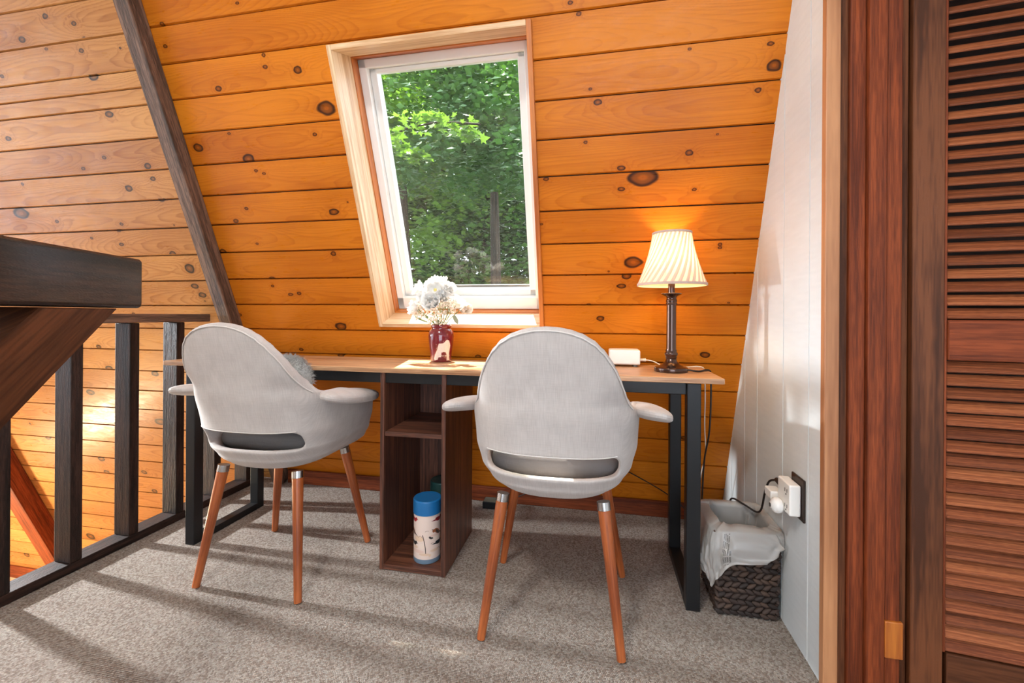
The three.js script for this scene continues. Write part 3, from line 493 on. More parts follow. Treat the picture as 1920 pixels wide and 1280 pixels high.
// ---------------------------------------------------------------- table lamp
{
  const L = thing('table_lamp', 'lit bronze table lamp with a pleated cream bell shade', 'lamp', [0.255, DH, 0.56]);
  part(L, 'base', lathe([[0, 0], [0.056, 0], [0.0575, 0.003], [0.0575, 0.013], [0.055, 0.0165], [0.044, 0.019], [0.03, 0.026], [0.021, 0.036], [0.0175, 0.046]], 16), M.bronze);
  part(L, 'stem', lathe([[0.0175, 0.044], [0.020, 0.05], [0.0185, 0.054], [0.0225, 0.06], [0.0225, 0.066], [0.0185, 0.07], [0.020, 0.075], [0.0168, 0.08], [0.0165, 0.16], [0.0165, 0.236], [0.0195, 0.239], [0.0195, 0.243], [0.0168, 0.246], [0.0195, 0.249], [0.0185, 0.254], [0.0165, 0.258], [0.018, 0.266], [0.034, 0.273], [0.0355, 0.276], [0.0345, 0.278], [0.012, 0.279], [0, 0.279]], 32), M.bronze);
  part(L, 'candle_sleeve', new THREE.CylinderGeometry(0.0118, 0.0118, 0.05, 24).translate(0, 0.303, 0), M.bronze);
  const y0 = 0.306, y1 = 0.492, R = (t) => 0.0645 + (0.1165 - 0.0645) * (0.72 * (1 - t) ** 1.55 + 0.28 * (1 - t) - 0.02 * Math.sin(t * Math.PI));
  const shadeGeo = (off, a0, a1, nu, nv, tw, t0 = 0, t1 = 1) => { // strip of the bell between two angles, twisted by tw
    const pos = [], uv = [], ix = [];
    for (let j = 0; j <= nv; j++) for (let i = 0; i <= nu; i++) { const t = lerp(t0, t1, j / nv), u = i / nu, a = lerp(a0, a1, u) + tw * (1 - t), bulge = off ? 0.0013 * Math.sin(u * Math.PI) + off : 0, r = R(t) + bulge; pos.push(r * Math.sin(a), lerp(y0, y1, t), r * Math.cos(a)); uv.push(u, t); }
    for (let j = 0; j < nv; j++) for (let i = 0; i < nu; i++) { const a = j * (nu + 1) + i, b = a + 1, c = a + nu + 1, d = c + 1; ix.push(a, b, d, a, d, c); }
    const g = new THREE.BufferGeometry(); g.setAttribute('position', new THREE.Float32BufferAttribute(pos, 3)); g.setAttribute('uv', new THREE.Float32BufferAttribute(uv, 2)); g.setIndex(ix); g.computeVertexNormals(); return g;
  };
  const sh = part(L, 'lamp_shade', shadeGeo(0, 0, Math.PI * 2, 96, 24, 0), M.shade);
  const n = 30; for (let i = 0; i < n; i++) part(sh, 'pleat', shadeGeo(0.0008, i * 2 * Math.PI / n, (i + 0.52) * 2 * Math.PI / n, 4, 14, -0.85), M.pleat);
  for (const a of [-0.35, 0.5, 1.7, 2.9, -1.6]) part(sh, 'shade_wire', shadeGeo(-0.0018, a - 0.012, a + 0.012, 2, 14, 0), M.shadeTrim);
  const ring = (t, h) => { const r = R(t); return lathe([[r - 0.001, lerp(y0, y1, t) - h / 2], [r + 0.0028, lerp(y0, y1, t) - h / 2], [r + 0.0028, lerp(y0, y1, t) + h / 2], [r - 0.001, lerp(y0, y1, t) + h / 2], [r - 0.001, lerp(y0, y1, t) - h / 2]], 64); };
  part(sh, 'shade_trim', ring(0.012, 0.009), M.shadeTrim); part(sh, 'shade_trim', ring(0.985, 0.008), M.shadeTrim);
  part(L, 'harp', mergeGeometries([0, 1, 2].map((k) => { const a = k * 2.094; return tube([[0, 0.455, 0], [R(0.9) * Math.sin(a), lerp(y0, y1, 0.96), R(0.9) * Math.cos(a)]], 0.0012, 8, 5); })), M.bronze);
  part(L, 'bulb', new THREE.SphereGeometry(0.027, 20, 14).scale(1, 1.25, 1).translate(0, 0.402, 0), new THREE.MeshStandardMaterial({ color: 0xffffff, emissive: new THREE.Color().setRGB(1, 0.72, 0.38), emissiveIntensity: 5 }));
  const l = new THREE.PointLight(new THREE.Color().setRGB(1, 0.66, 0.30), 0.22, 0, 2); l.position.set(0, 0.405, 0); l.castShadow = true; l.shadow.radius = 1.3; l.name = 'bulb_light'; L.add(l);
}
// ---------------------------------------------------------------- white box on the desk, cords
{
  const b = thing('router_box', 'small white plastic box on the desk beside the lamp', 'box', [0.101, DH, 0.412]);
  part(b, 'case', metric(new RoundedBoxGeometry(0.118, 0.058, 0.085, 4, 0.007).translate(0, 0.036, 0), 'x'), M.plastic);
  for (const [x, z] of [[-0.04, 0.03], [0.04, 0.03], [-0.04, -0.03], [0.04, -0.03]]) part(b, 'foot', new THREE.CylinderGeometry(0.008, 0.008, 0.0072, 16).translate(x, 0.0036, z), M.plasticDim);
  const plug = part(b, 'plug', new THREE.CylinderGeometry(0.005, 0.0065, 0.024, 12).rotateZ(Math.PI / 2).translate(0.071, 0.024, 0.0), M.cordWhite);
  tag(part(scene, numbered('white_cable'), tube([[0.176, 0.774, 0.405], [0.21, 0.77, 0.41], [0.25, 0.7525, 0.43], [0.31, 0.7525, 0.45], [0.345, 0.7525, 0.42], [0.38, 0.7525, 0.40], [0.402, 0.745, 0.39], [0.412, 0.66, 0.37], [0.425, 0.5, 0.31], [0.438, 0.38, 0.27], [0.43, 0.26, 0.22], [0.44, 0.12, 0.17], [0.455, 0.006, 0.20], [0.47, 0.02, 0.34]], 0.0022, 140), M.cordWhite), 'thin white cable from the white box, hanging behind the desk end', 'cable');
  tag(part(scene, numbered('lamp_cord'), tube([[0.312, 0.757, 0.56], [0.345, 0.7535, 0.56], [0.385, 0.7535, 0.515], [0.400, 0.747, 0.50], [0.403, 0.70, 0.498], [0.399, 0.53, 0.495], [0.394, 0.42, 0.45], [0.398, 0.286, 0.40], [0.41, 0.10, 0.34], [0.43, 0.006, 0.30], [0.46, 0.006, 0.36], [0.49, 0.10, 0.45], [0.475, 0.288, 0.49], [0.50, 0.292, 0.535], [0.53, 0.284, 0.575], [0.535, 0.30, 0.60], [0.532, 0.385, 0.65], [0.53, 0.435, 0.695], [0.5395, 0.446, 0.718], [0.5395, 0.448, 0.7205]], 0.0032, 200), M.cordBlack), 'black cord running from the lamp over the desk end to the wall outlet', 'cord');
  tag(part(scene, numbered('wall_cord'), tube([[-0.43, 0.02, 0.06], [-0.3, 0.10, 0.09], [-0.1, 0.30, 0.155], [0.05, 0.27, 0.145], [0.2, 0.2, 0.12], [0.36, 0.1, 0.1], [0.45, 0.006, 0.12]], 0.0025, 80), M.cordBlack), 'thin black wire running along the pine wall under the desk', 'cord');
  const pb = thing('power_adapter', 'small dark power box on the carpet behind the shelf unit', 'adapter', [-0.49, 0, 0.105]);
  part(pb, 'case', metric(new RoundedBoxGeometry(0.12, 0.034, 0.06, 2, 0.004).translate(0, 0.018, 0), 'x'), M.black); part(pb, 'top_label', bx(-0.056, 0.056, 0.0345, 0.0365, -0.026, 0.026, 0.0008), std({ color: 0x7c8478, roughness: 0.5 }));
}
// ---------------------------------------------------------------- wall outlet and what is plugged in
{
  const x = WW, o = thing('outlet_plate', 'brown outlet cover plate on the white wall', 'outlet', [x, 0.434, 0.808]);
  part(o, 'plate', metric(new RoundedBoxGeometry(0.006, 0.118, 0.078, 2, 0.002).translate(-0.0032, 0, 0), 'y'), std({ color: 0x2c1d16, roughness: 0.4 }));
  const a = thing('outlet_adapter', 'white multi-socket adapter plugged into the brown wall plate', 'adapter', [x - 0.0065, 0.43, 0.795]);
  part(a, 'case', metric(new RoundedBoxGeometry(0.03, 0.088, 0.082, 3, 0.005).translate(-0.0155, 0, 0), 'y'), M.plastic);
  for (const [y, z] of [[0.022, 0.018], [-0.022, 0.018]]) { for (const s of [-1, 1]) part(a, 'slot', bx(-0.0312, -0.0303, y - 0.005, y + 0.005, z + s * 0.0065 - 0.0011, z + s * 0.0065 + 0.0011, 0.0002), M.black); part(a, 'slot', bx(-0.0312, -0.0303, y - 0.013, y - 0.009, z - 0.002, z + 0.002, 0.0002), M.black); }
  const p = thing('cord_plug', 'black plug of the lamp cord in the white adapter', 'plug', [x - 0.0265, 0.448, 0.7535]); part(p, 'body', new THREE.CylinderGeometry(0.0075, 0.0095, 0.032, 14).rotateX(-Math.PI / 2).translate(0, 0, -0.017), M.cordBlack); part(p, 'prong', bx(-0.004, 0.004, -0.001, 0.001, -0.001, 0.004, 0.0003), M.chrome);
  const c = thing('charger', 'white block charger below the black plug on the adapter', 'charger', [x - 0.032, 0.410, 0.7535]); part(c, 'body', metric(new RoundedBoxGeometry(0.034, 0.026, 0.05, 3, 0.004).translate(-0.006, 0, -0.026), 'z'), M.plastic); part(c, 'port', bx(-0.008, 0.008, -0.006, 0.006, -0.0518, -0.0508, 0.0003), M.plasticDim);
  const n = thing('night_light', 'round white plug-in knob on the lower adapter socket', 'night light', [x - 0.0372, 0.396, 0.785]);
  part(n, 'dome', lathe([[0, 0.031], [0.009, 0.0305], [0.0105, 0.028], [0.016, 0.026], [0.021, 0.02], [0.0225, 0.012], [0.021, 0.004], [0.016, 0.0], [0, 0.0]], 32).rotateZ(Math.PI / 2), M.plastic);
  part(n, 'sensor', new THREE.CylinderGeometry(0.006, 0.006, 0.002, 16).rotateZ(Math.PI / 2).translate(-0.0312, 0, 0), M.plasticDim);
}
// ---------------------------------------------------------------- waste basket with liner
{
  const cx = 0.462, cz = 0.607, hx = 0.094, hz = 0.102, H = 0.272;
  const b = thing('wicker_basket', 'dark woven wicker wastebasket against the white wall', 'basket', [cx, 0, cz]);
  const tp = (y) => 0.93 + 0.07 * y / H;
  { const g = new THREE.BoxGeometry(2 * hx - 0.012, H - 0.01, 2 * hz - 0.012, 1, 1, 1).toNonIndexed(); const pts = []; const keep = []; const p = g.attributes.position; for (let i = 0; i < p.count; i++) { const y = p.getY(i) + H / 2; const k = tp(y); p.setX(i, p.getX(i) * k); p.setZ(i, p.getZ(i) * k); p.setY(i, y); }
    for (let i = 0; i < p.count; i += 3) { const n = (p.getY(i) + p.getY(i + 1) + p.getY(i + 2)) / 3; if (n < H - 0.012) for (let j = 0; j < 3; j++) keep.push(p.getX(i + j), p.getY(i + j), p.getZ(i + j)); }
    const o = new THREE.BufferGeometry(); o.setAttribute('position', new THREE.Float32BufferAttribute(keep, 3)); o.computeVertexNormals(); part(b, 'core', metric(o, 'x'), std({ color: 0x3a2c26, roughness: 0.9, side: THREE.DoubleSide })); }
  const cols = [0x3a2c26, 0x46362e, 0x2e2420, 0x4e3b30].map((c) => std({ color: c, roughness: 0.75 }));
  const leaf = new THREE.SphereGeometry(1, 8, 5).scale(0.0175, 0.0072, 0.0068), rest = [];
  const m4 = new THREE.Matrix4(), rows = 15, ry = H / rows;
  for (const [ax, len, sgn] of [['z', hx, 1], ['x', hz, -1], ['z', hx, -1], ['x', hz, 1]]) for (let r = 0; r < rows; r++) {
    const y = 0.012 + r * (H - 0.02) / (rows - 1), k = tp(y), nC = Math.round(2 * len / 0.0235);
    for (let c = 0; c < nC; c++) {
      const u = (-len + (c + 0.5 + (r & 1) * 0.25 - 0.12) * 2 * len / nC) * k, tilt = (r & 1 ? 0.42 : -0.42) + rr(-0.1, 0.1), q = new THREE.Object3D(), off = rr(-0.001, 0.002);
      if (ax === 'z') { q.position.set(u, y, sgn * (hz * k - 0.003 + off)); q.rotation.set(0, 0.2, tilt); } else { q.position.set(sgn * (hx * k - 0.003 + off), y, u); q.rotation.order = 'YXZ'; q.rotation.set(0, Math.PI / 2 + 0.2, tilt); }
      const vis = (ax === 'z' && sgn > 0) || (ax === 'x' && sgn < 0);
      q.updateMatrix();
      if (vis) { const m = part(b, 'strand', leaf, cols[Math.floor(rng() * 4)]); m.position.copy(q.position); m.quaternion.copy(q.quaternion); } else rest.push(leaf.clone().applyMatrix4(q.matrix));
    }
  }
  const back = part(b, 'strands', mergeGeometries(rest), cols[0]); back.userData.kind = 'stuff';
  // liner
  const bag = thing('bin_liner', 'crumpled translucent plastic bag lining the wicker wastebasket', 'bag', [cx, 0, cz]);
  const drop = [[0, 0.045], [0.6, 0.05], [0.95, 0.055], [1.3, 0.07], [1.6, 0.10], [1.95, 0.15], [2.3, 0.185], [2.7, 0.175], [3.3, 0.14], [4.0, 0.10], [5.2, 0.06], [6.2832, 0.045]];
  const NU = 160, prof = []; for (let j = 0; j <= 14; j++) prof.push([-1 + j / 14, 'in']); for (let j = 1; j <= 16; j++) prof.push([j / 16, 'out']);
  const pos = [], uv = [], ix = [], sp = (v, e) => Math.sign(v) * Math.pow(Math.abs(v), e);
  for (const [s, side] of prof) for (let i = 0; i <= NU; i++) {
    const th = i / NU * 2 * Math.PI, C = sp(Math.cos(th), 0.35), S = sp(Math.sin(th), 0.35), w1 = vn(th * 5 + 40, s * 5 + 40) - 0.5, w2 = vn(th * 13 + 80, s * 9 + 20) - 0.5;
    const cosn = Math.cos(th * 40 / 6.2832 * 3.0); let y, k, out;
    if (side === 'in') { y = H + 0.015 + 0.19 * s; k = 0.93 - 0.07 * Math.abs(s); out = -0.010 + (w1 * 0.016 + w2 * 0.01) * Math.min(1, -s * 3) ; }
    else { const d = curve(drop, th); y = H + 0.0155 - d * s + w2 * 0.012 * s; k = 1.0; const fl = th > 1.2 && th < 3.4 ? 1 : 0.35; out = 0.011 + (0.010 * s + 0.016 * Math.sin(s * 2.6) * fl) + w1 * 0.022 * s + w2 * 0.012 * s; }
    const y2 = y + (side === 'in' ? (s > -0.1 ? w1 * 0.01 : 0) : 0); const px = (hx * k + out) * C, pz = (hz * k + out) * S;
    pos.push(Math.min(px, WW - cx - 0.003), y2, pz); uv.push(i / NU, side === 'in' ? 0.45 + 0.45 * s : 0.5 + 0.5 * s);
  }
  for (let j = 0; j + 1 < prof.length; j++) for (let i = 0; i < NU; i++) { const a = j * (NU + 1) + i, c = a + NU + 1; ix.push(a, c, a + 1, a + 1, c, c + 1); }
  const g = new THREE.BufferGeometry(); g.setAttribute('position', new THREE.Float32BufferAttribute(pos, 3)); g.setAttribute('uv', new THREE.Float32BufferAttribute(uv, 2)); g.setIndex(ix); g.computeVertexNormals();
  const cv = document.createElement('canvas'); cv.width = 1024; cv.height = 512; const k = cv.getContext('2d'); k.fillStyle = '#ece8e2'; k.fillRect(0, 0, 1024, 512); k.fillStyle = '#7d7973';
  for (let l = 0; l < 4; l++) for (let q = 0; q < 26; q++) if ((q * 7 + l * 5) % 6) k.fillRect(272 + l * 7 + (q > 12 ? 6 : 0), 30 + q * 7.4, 4, 5);
  const ct = new THREE.CanvasTexture(cv); ct.colorSpace = THREE.SRGBColorSpace;
  part(bag, 'liner', g, std({ map: ct, roughness: 0.3, transmission: 0.6, thickness: 0, side: THREE.DoubleSide }));
}
// ---------------------------------------------------------------- canisters in the shelf unit
function canister(label, x, y, z, lid, turn) {
  const c = thing('canister', label, 'canister', [x, y, z], 'bird-print canisters in the shelf unit'); c.rotation.y = turn;
  const cv = document.createElement('canvas'); cv.width = 1024; cv.height = 512; const k = cv.getContext('2d');
  k.fillStyle = '#e9d3c6'; k.fillRect(0, 0, 1024, 512);
  const R0 = (a, b) => rr(a, b);
  for (let i = 0; i < 26; i++) { k.fillStyle = ['#e2b98a', '#efdccb', '#e0b7a4', '#dcb58a'][i % 4]; k.globalAlpha = 0.5; k.beginPath(); k.ellipse(R0(0, 1024), R0(240, 512), R0(30, 90), R0(12, 34), 0, 0, 7); k.fill(); }
  k.globalAlpha = 1; k.strokeStyle = '#6d4a38'; k.lineWidth = 3;
  for (let i = 0; i < 12; i++) { const X = i * 86 + R0(0, 40), Y = R0(80, 440); k.beginPath(); k.moveTo(X, Y); k.quadraticCurveTo(X + R0(10, 40), Y - R0(-30, 60), X + R0(50, 90), Y + R0(-40, 30)); k.stroke(); }
  const bird = (X, Y, s, a, body, wing) => { k.save(); k.translate(X, Y); k.rotate(a); k.scale(s, s); k.fillStyle = wing; k.beginPath(); k.moveTo(-14, -4); k.lineTo(-52, 8); k.lineTo(-10, 8); k.closePath(); k.fill(); k.fillStyle = body; k.beginPath(); k.ellipse(0, 0, 24, 12, 0, 0, 7); k.fill(); k.beginPath(); k.arc(22, -9, 9, 0, 7); k.fill(); k.fillStyle = wing; k.beginPath(); k.ellipse(-6, -2, 18, 7, 0.2, 0, 7); k.fill(); k.beginPath(); k.moveTo(30, -10); k.lineTo(40, -7); k.lineTo(30, -5); k.closePath(); k.fill(); k.restore(); };
  for (let i = 0; i < 3; i++) { const o = i * 341; bird(o + 130, 70, 2, 0.1, '#a32a2c', '#7c1d22'); bird(o + 110, 205, 2.1, -2.5, '#9a5a3a', '#463c38'); bird(o + 20, 265, 1.0, 0.6, '#2d2a2c', '#242224'); bird(o + 130, 340, 1.9, 0.1, '#33302e', '#1e2b33'); k.strokeStyle = '#3d2b22'; k.lineWidth = 9; k.beginPath(); k.moveTo(o + 265, 230); k.quadraticCurveTo(o + 300, 320, o + 305, 440); k.stroke(); }
  const t = new THREE.CanvasTexture(cv); t.colorSpace = THREE.SRGBColorSpace; t.wrapS = THREE.RepeatWrapping;
  part(c, 'body', new THREE.CylinderGeometry(0.051, 0.051, 0.165, 40, 1, true).translate(0, 0.0995, 0), std({ map: t, roughness: 0.4 }));
  part(c, 'base_band', lathe([[0, 0], [0.05, 0], [0.0512, 0.002], [0.0512, 0.017], [0.05, 0.018]], 40), std({ color: 0x6a7f92, roughness: 0.4 }));
  part(c, 'lid', lathe([[0.0515, 0.178], [0.0535, 0.179], [0.0535, 0.226], [0.051, 0.231], [0.046, 0.2315], [0.044, 0.229], [0, 0.229]], 40), std({ color: lid, roughness: 0.35 }));
}
canister('tall bird-print canister with a blue lid inside the shelf unit', -0.636, 0.0205, 0.62, 0x1d6ca8, 0.5);
canister('canister with a dark teal lid behind the blue-lidded one', -0.640, 0.0205, 0.44, 0x274a48, 1.9);
// ---------------------------------------------------------------- vase and flowers
const VX = -0.648, VZ = 0.452;
{
  const v = thing('vase', 'burgundy glazed vase with white animal figures on the desk', 'vase', [VX, DH, VZ]);
  const cv = document.createElement('canvas'); cv.width = 1024; cv.height = 512; const k = cv.getContext('2d');
  k.fillStyle = '#6b1420'; k.fillRect(0, 0, 1024, 512);
  for (let i = 0; i < 300; i++) { k.fillStyle = i % 2 ? '#7d1c2a' : '#5a0f1a'; k.globalAlpha = 0.25; k.beginPath(); k.ellipse(rr(0, 1024), rr(0, 512), rr(10, 50), rr(6, 24), rr(0, 3), 0, 7); k.fill(); }
  k.globalAlpha = 1;
  const fig = (X, s) => { // shaggy four-legged figure: body, hump, head, legs, with a gap under the belly
    k.fillStyle = '#dccfc4'; k.beginPath();
    const P = [[-70, 40], [-50, -4], [-34, -40], [-34, -58], [10, -60], [34, -92], [62, -84], [74, -40], [76, 30], [80, 92], [48, 92], [44, 40], [30, 18], [2, 16], [-8, 40], [-14, 60], [-34, 62], [-48, 84], [-76, 90], [-90, 76]];
    P.forEach(([a, b], i) => k.lineTo(X + s * (a + (i % 2 ? 3 : -3)), 345 + s * b)); k.closePath(); k.fill();
    for (let i = 0; i < 60; i++) { k.fillStyle = i % 3 ? '#cdbcb0' : '#b59a92'; k.fillRect(X + s * rr(-60, 66), 345 + s * rr(-60, 30) , 3, 9); }
    k.fillStyle = '#6b1420'; k.fillRect(X - 8 * s, 345 + s * 20, 44 * s, 40 * s);
  };
  fig(520, 1.55); fig(20, 1.4);
  k.fillStyle = '#d8c8bc'; for (let i = 0; i < 40; i++) k.fillRect(rr(380, 640), rr(402, 424), rr(4, 16), 6);
  const t = new THREE.CanvasTexture(cv); t.colorSpace = THREE.SRGBColorSpace;
  const prof = [[0, 0], [0.040, 0], [0.043, 0.004], [0.0445, 0.03], [0.051, 0.075], [0.0535, 0.105], [0.051, 0.124], [0.042, 0.136], [0.039, 0.14], [0.0425, 0.146], [0.0425, 0.152], [0.039, 0.156]];
  const g = lathe(prof, 64), p = g.attributes.position, uv = g.attributes.uv; for (let i = 0; i < p.count; i++) uv.setY(i, p.getY(i) / 0.156);
  part(v, 'body', g, std({ map: t, roughness: 0.16, clearcoat: 0.8, clearcoatRoughness: 0.06 })).rotation.y = Math.PI + 0.42;
  part(v, 'inner_wall', lathe([[0.039, 0.156], [0.036, 0.15], [0.036, 0.135], [0.045, 0.11], [0.04, 0.02], [0, 0.018]], 48), std({ color: 0x4a1018, roughness: 0.5, side: THREE.DoubleSide }));
}
const petMat = std({ color: 0xf6f4f0, roughness: 0.8, transmission: 0.25, thickness: 0, side: THREE.DoubleSide });
const petCream = std({ color: 0xeee6da, roughness: 0.8, transmission: 0.25, thickness: 0, side: THREE.DoubleSide });
const stemMat = std({ color: 0x6f7f4c, roughness: 0.8 }), leafMat = std({ color: 0x8f8f74, roughness: 0.8, side: THREE.DoubleSide });
function petalGeo(len, wid, cup, ruf, sd) {
  const pos = [], ix = [], nu = 6, nv = 7;
  for (let j = 0; j <= nv; j++) for (let i = 0; i <= nu; i++) { const t = j / nv, u = i / nu * 2 - 1, w = wid * Math.pow(Math.sin(Math.PI * Math.min(1, 0.12 + t * 0.82)), 0.7); pos.push(u * w, cup * (t * t * len * 1.1 + u * u * w * 0.7) + ruf * (vn(u * 3 + sd, t * 5 + sd) - 0.5) * t, t * len); }
  for (let j = 0; j < nv; j++) for (let i = 0; i < nu; i++) { const a = j * (nu + 1) + i, c = a + nu + 1; ix.push(a, c, a + 1, a + 1, c, c + 1); }
  const g = new THREE.BufferGeometry(); g.setAttribute('position', new THREE.Float32BufferAttribute(pos, 3)); g.setIndex(ix); g.computeVertexNormals(); return g;
}
function bloom(name, label, at, dir, layers, centre, mat) {   // layers: [count, length, width, cup, tilt]
  const f = thing(name, label, 'flower', at, 'white flowers in the burgundy vase'); const head = new THREE.Group(); head.name = 'flower_head'; f.add(head); head.quaternion.setFromUnitVectors(V(0, 1, 0), V(...dir).normalize());
  layers.forEach(([n, len, wid, cup, tilt], l) => { len *= 1.18; wid *= 1.2; const gs = [0, 1].map((q) => petalGeo(len, wid, cup, len * 0.3, 30 + l * 7 + q * 3 + at[0] * 50)); for (let i = 0; i < n; i++) { const m = part(head, 'petal', gs[i % 2], mat); m.rotation.order = 'YXZ'; m.rotation.set(-tilt + rr(-0.12, 0.12), i / n * 2 * Math.PI + l * 0.5 + rr(-0.15, 0.15), 0); } });
  if (centre) part(head, 'centre', new THREE.SphereGeometry(centre, 12, 8).scale(1, 0.7, 1).translate(0, centre * 0.5, 0), std({ color: 0xd8c878, roughness: 0.9 }));
  const b = V(VX + rr(-0.02, 0.02) - at[0], DH + 0.05 - at[1], VZ + rr(-0.02, 0.02) - at[2]), m = V(VX + (at[0] - VX) * 0.25 - at[0], DH + 0.155 - at[1], VZ + (at[2] - VZ) * 0.25 - at[2]);
  part(f, 'stem', tube([[0, -0.004, 0], m.toArray(), b.toArray()], 0.0018, 20, 6), stemMat);
}
bloom('anemone', 'white open flower with a yellow centre at the top of the vase', [-0.662, 1.048, 0.485], [0.2, 0.25, 1], [[7, 0.046, 0.022, 0.25, 0.25], [6, 0.036, 0.018, 0.35, 0.55]], 0.0075, petMat);
bloom('white_blossom', 'white ruffled flower at the top, pointing up behind the open one', [-0.655, 1.062, 0.462], [0.1, 1, 0.15], [[6, 0.042, 0.02, 0.4, 0.5], [5, 0.034, 0.018, 0.4, 0.95]], 0, petMat);
bloom('white_blossom', 'white ruffled flower high on the right of the bouquet', [-0.612, 1.045, 0.475], [0.7, 0.4, 0.8], [[6, 0.034, 0.018, 0.4, 0.4], [5, 0.026, 0.015, 0.4, 0.9]], 0, petMat);
bloom('white_blossom', 'white ruffled flower high on the left of the bouquet', [-0.722, 1.048, 0.475], [-0.8, 0.5, 0.6], [[6, 0.036, 0.018, 0.4, 0.4], [5, 0.026, 0.015, 0.4, 0.9]], 0, petMat);
bloom('rose', 'large white rose low at the front of the bouquet', [-0.664, 0.985, 0.502], [0.05, 0.45, 1], [[6, 0.044, 0.026, 0.55, 0.35], [6, 0.036, 0.023, 0.6, 0.75], [5, 0.028, 0.018, 0.6, 1.1], [4, 0.02, 0.012, 0.6, 1.3]], 0, petMat);
bloom('white_blossom', 'white flower low on the left of the bouquet', [-0.738, 0.972, 0.482], [-0.8, 0.15, 0.7], [[6, 0.036, 0.02, 0.4, 0.4], [5, 0.028, 0.015, 0.4, 0.9]], 0, petMat);
bloom('lily', 'cream drooping flower at the far right of the bouquet', [-0.553, 0.975, 0.482], [0.85, -0.1, 0.6], [[6, 0.04, 0.018, 0.6, 0.6], [4, 0.032, 0.014, 0.6, 1.0]], 0.004, petCream);
bloom('white_blossom', 'small white flower behind the lily on the right', [-0.585, 0.99, 0.45], [0.6, 0.7, 0.1], [[6, 0.034, 0.018, 0.4, 0.4], [5, 0.024, 0.013, 0.4, 0.9]], 0, petMat);
bloom('white_blossom', 'white ruffled flower between the open flower and the rose', [-0.63, 1.012, 0.49], [0.4, 0.4, 0.9], [[6, 0.034, 0.018, 0.45, 0.4], [5, 0.026, 0.014, 0.5, 0.9]], 0, petMat);
bloom('white_blossom', 'white ruffled flower left of the rose', [-0.702, 1.008, 0.488], [-0.4, 0.4, 0.9], [[6, 0.034, 0.018, 0.45, 0.4], [5, 0.026, 0.014, 0.5, 0.9]], 0, petMat);
{ // baby's breath sprigs and leaves
  const tiny = new THREE.IcosahedronGeometry(0.0042, 0);
  const sprig = (label, c, r, n) => { const s = thing('filler_sprig', label, 'flower', c, 'filler sprigs in the burgundy vase'); const im = new THREE.InstancedMesh(tiny, petCream, n), q = new THREE.Object3D();
    for (let i = 0; i < n; i++) { const d = V(rr(-1, 1), rr(-1, 1), rr(-1, 1)); q.position.copy(d.multiplyScalar(r)); q.scale.setScalar(rr(0.6, 1.3)); q.updateMatrix(); im.setMatrixAt(i, q.matrix); } im.name = 'blossoms'; im.userData.kind = 'stuff'; s.add(im);
    const st = []; for (let i = 0; i < 12; i++) st.push(tube([[(VX - c[0]) * 0.8, DH + 0.15 - c[1], (VZ - c[2]) * 0.8], [rr(-r, r) * 0.5, -r * 0.4, rr(-r, r) * 0.5], [rr(-r, r), rr(-r, r), rr(-r, r)]], 0.0007, 8, 4)); part(s, 'stems', mergeGeometries(st), stemMat); };
  sprig('tiny cream filler blossoms on the right of the bouquet', [-0.603, 0.985, 0.498], 0.034, 120); sprig('tiny cream filler blossoms on the left of the bouquet', [-0.722, 0.965, 0.492], 0.03, 80); sprig('tiny cream filler blossoms above the vase rim', [-0.65, 0.937, 0.497], 0.032, 100); sprig('stray filler blossoms hanging at the far left of the vase', [-0.752, 0.945, 0.47], 0.02, 18);
  const lf = thing('flower_leaf', 'pointed grey green leaf drooping at the right of the bouquet', 'leaf', [-0.58, 0.945, 0.495]); const m = part(lf, 'blade', petalGeo(0.05, 0.009, 0.2, 0.004, 3), leafMat); m.rotation.set(1.2, 0.6, 0);
}
// ---------------------------------------------------------------- woodland outside the window
const ground = struct('ground', 'woodland floor outside'); part(ground, 'earth', metric(new THREE.BoxGeometry(90, 0.2, 60).translate(-5, -3.7, -31), 'x'), std({ color: 0x4a5230, roughness: 1 }));
const leafG = (() => { const g = new THREE.BufferGeometry(); g.setAttribute('position', new THREE.Float32BufferAttribute([0, 0, 0, 0.32, 0.08, 0.42, 0, 0, 1, -0.32, 0.08, 0.42], 3)); g.setIndex([0, 1, 2, 0, 2, 3]); g.computeVertexNormals(); return g; })();
const mapleG = (() => { const s = new THREE.Shape(), P = [[0, -0.1], [0.12, 0.05], [0.45, 0.0], [0.28, 0.2], [0.55, 0.5], [0.22, 0.48], [0.18, 0.62], [0, 1], [-0.18, 0.62], [-0.22, 0.48], [-0.55, 0.5], [-0.28, 0.2], [-0.45, 0], [-0.12, 0.05]]; P.forEach(([a, b], i) => i ? s.lineTo(a, b) : s.moveTo(a, b)); const g = new THREE.ShapeGeometry(s); g.rotateX(Math.PI / 2); return g; })();
const leafM = (c, tr) => std({ color: c, roughness: 0.75, transmission: tr, thickness: 0, side: THREE.DoubleSide });
const LM = [leafM(0x46701f, 0.35), leafM(0x355d1b, 0.3), leafM(0x6e952c, 0.4), leafM(0x264717, 0.3)], mapleM = leafM(0x6e952c, 0.6);
const bark = std({ map: rep(woodTex(256, 512, [30, 26, 22], [78, 66, 54], { streak: 30, along: 14, contrast: 1.4 }), 1.5, 1), roughness: 1 });
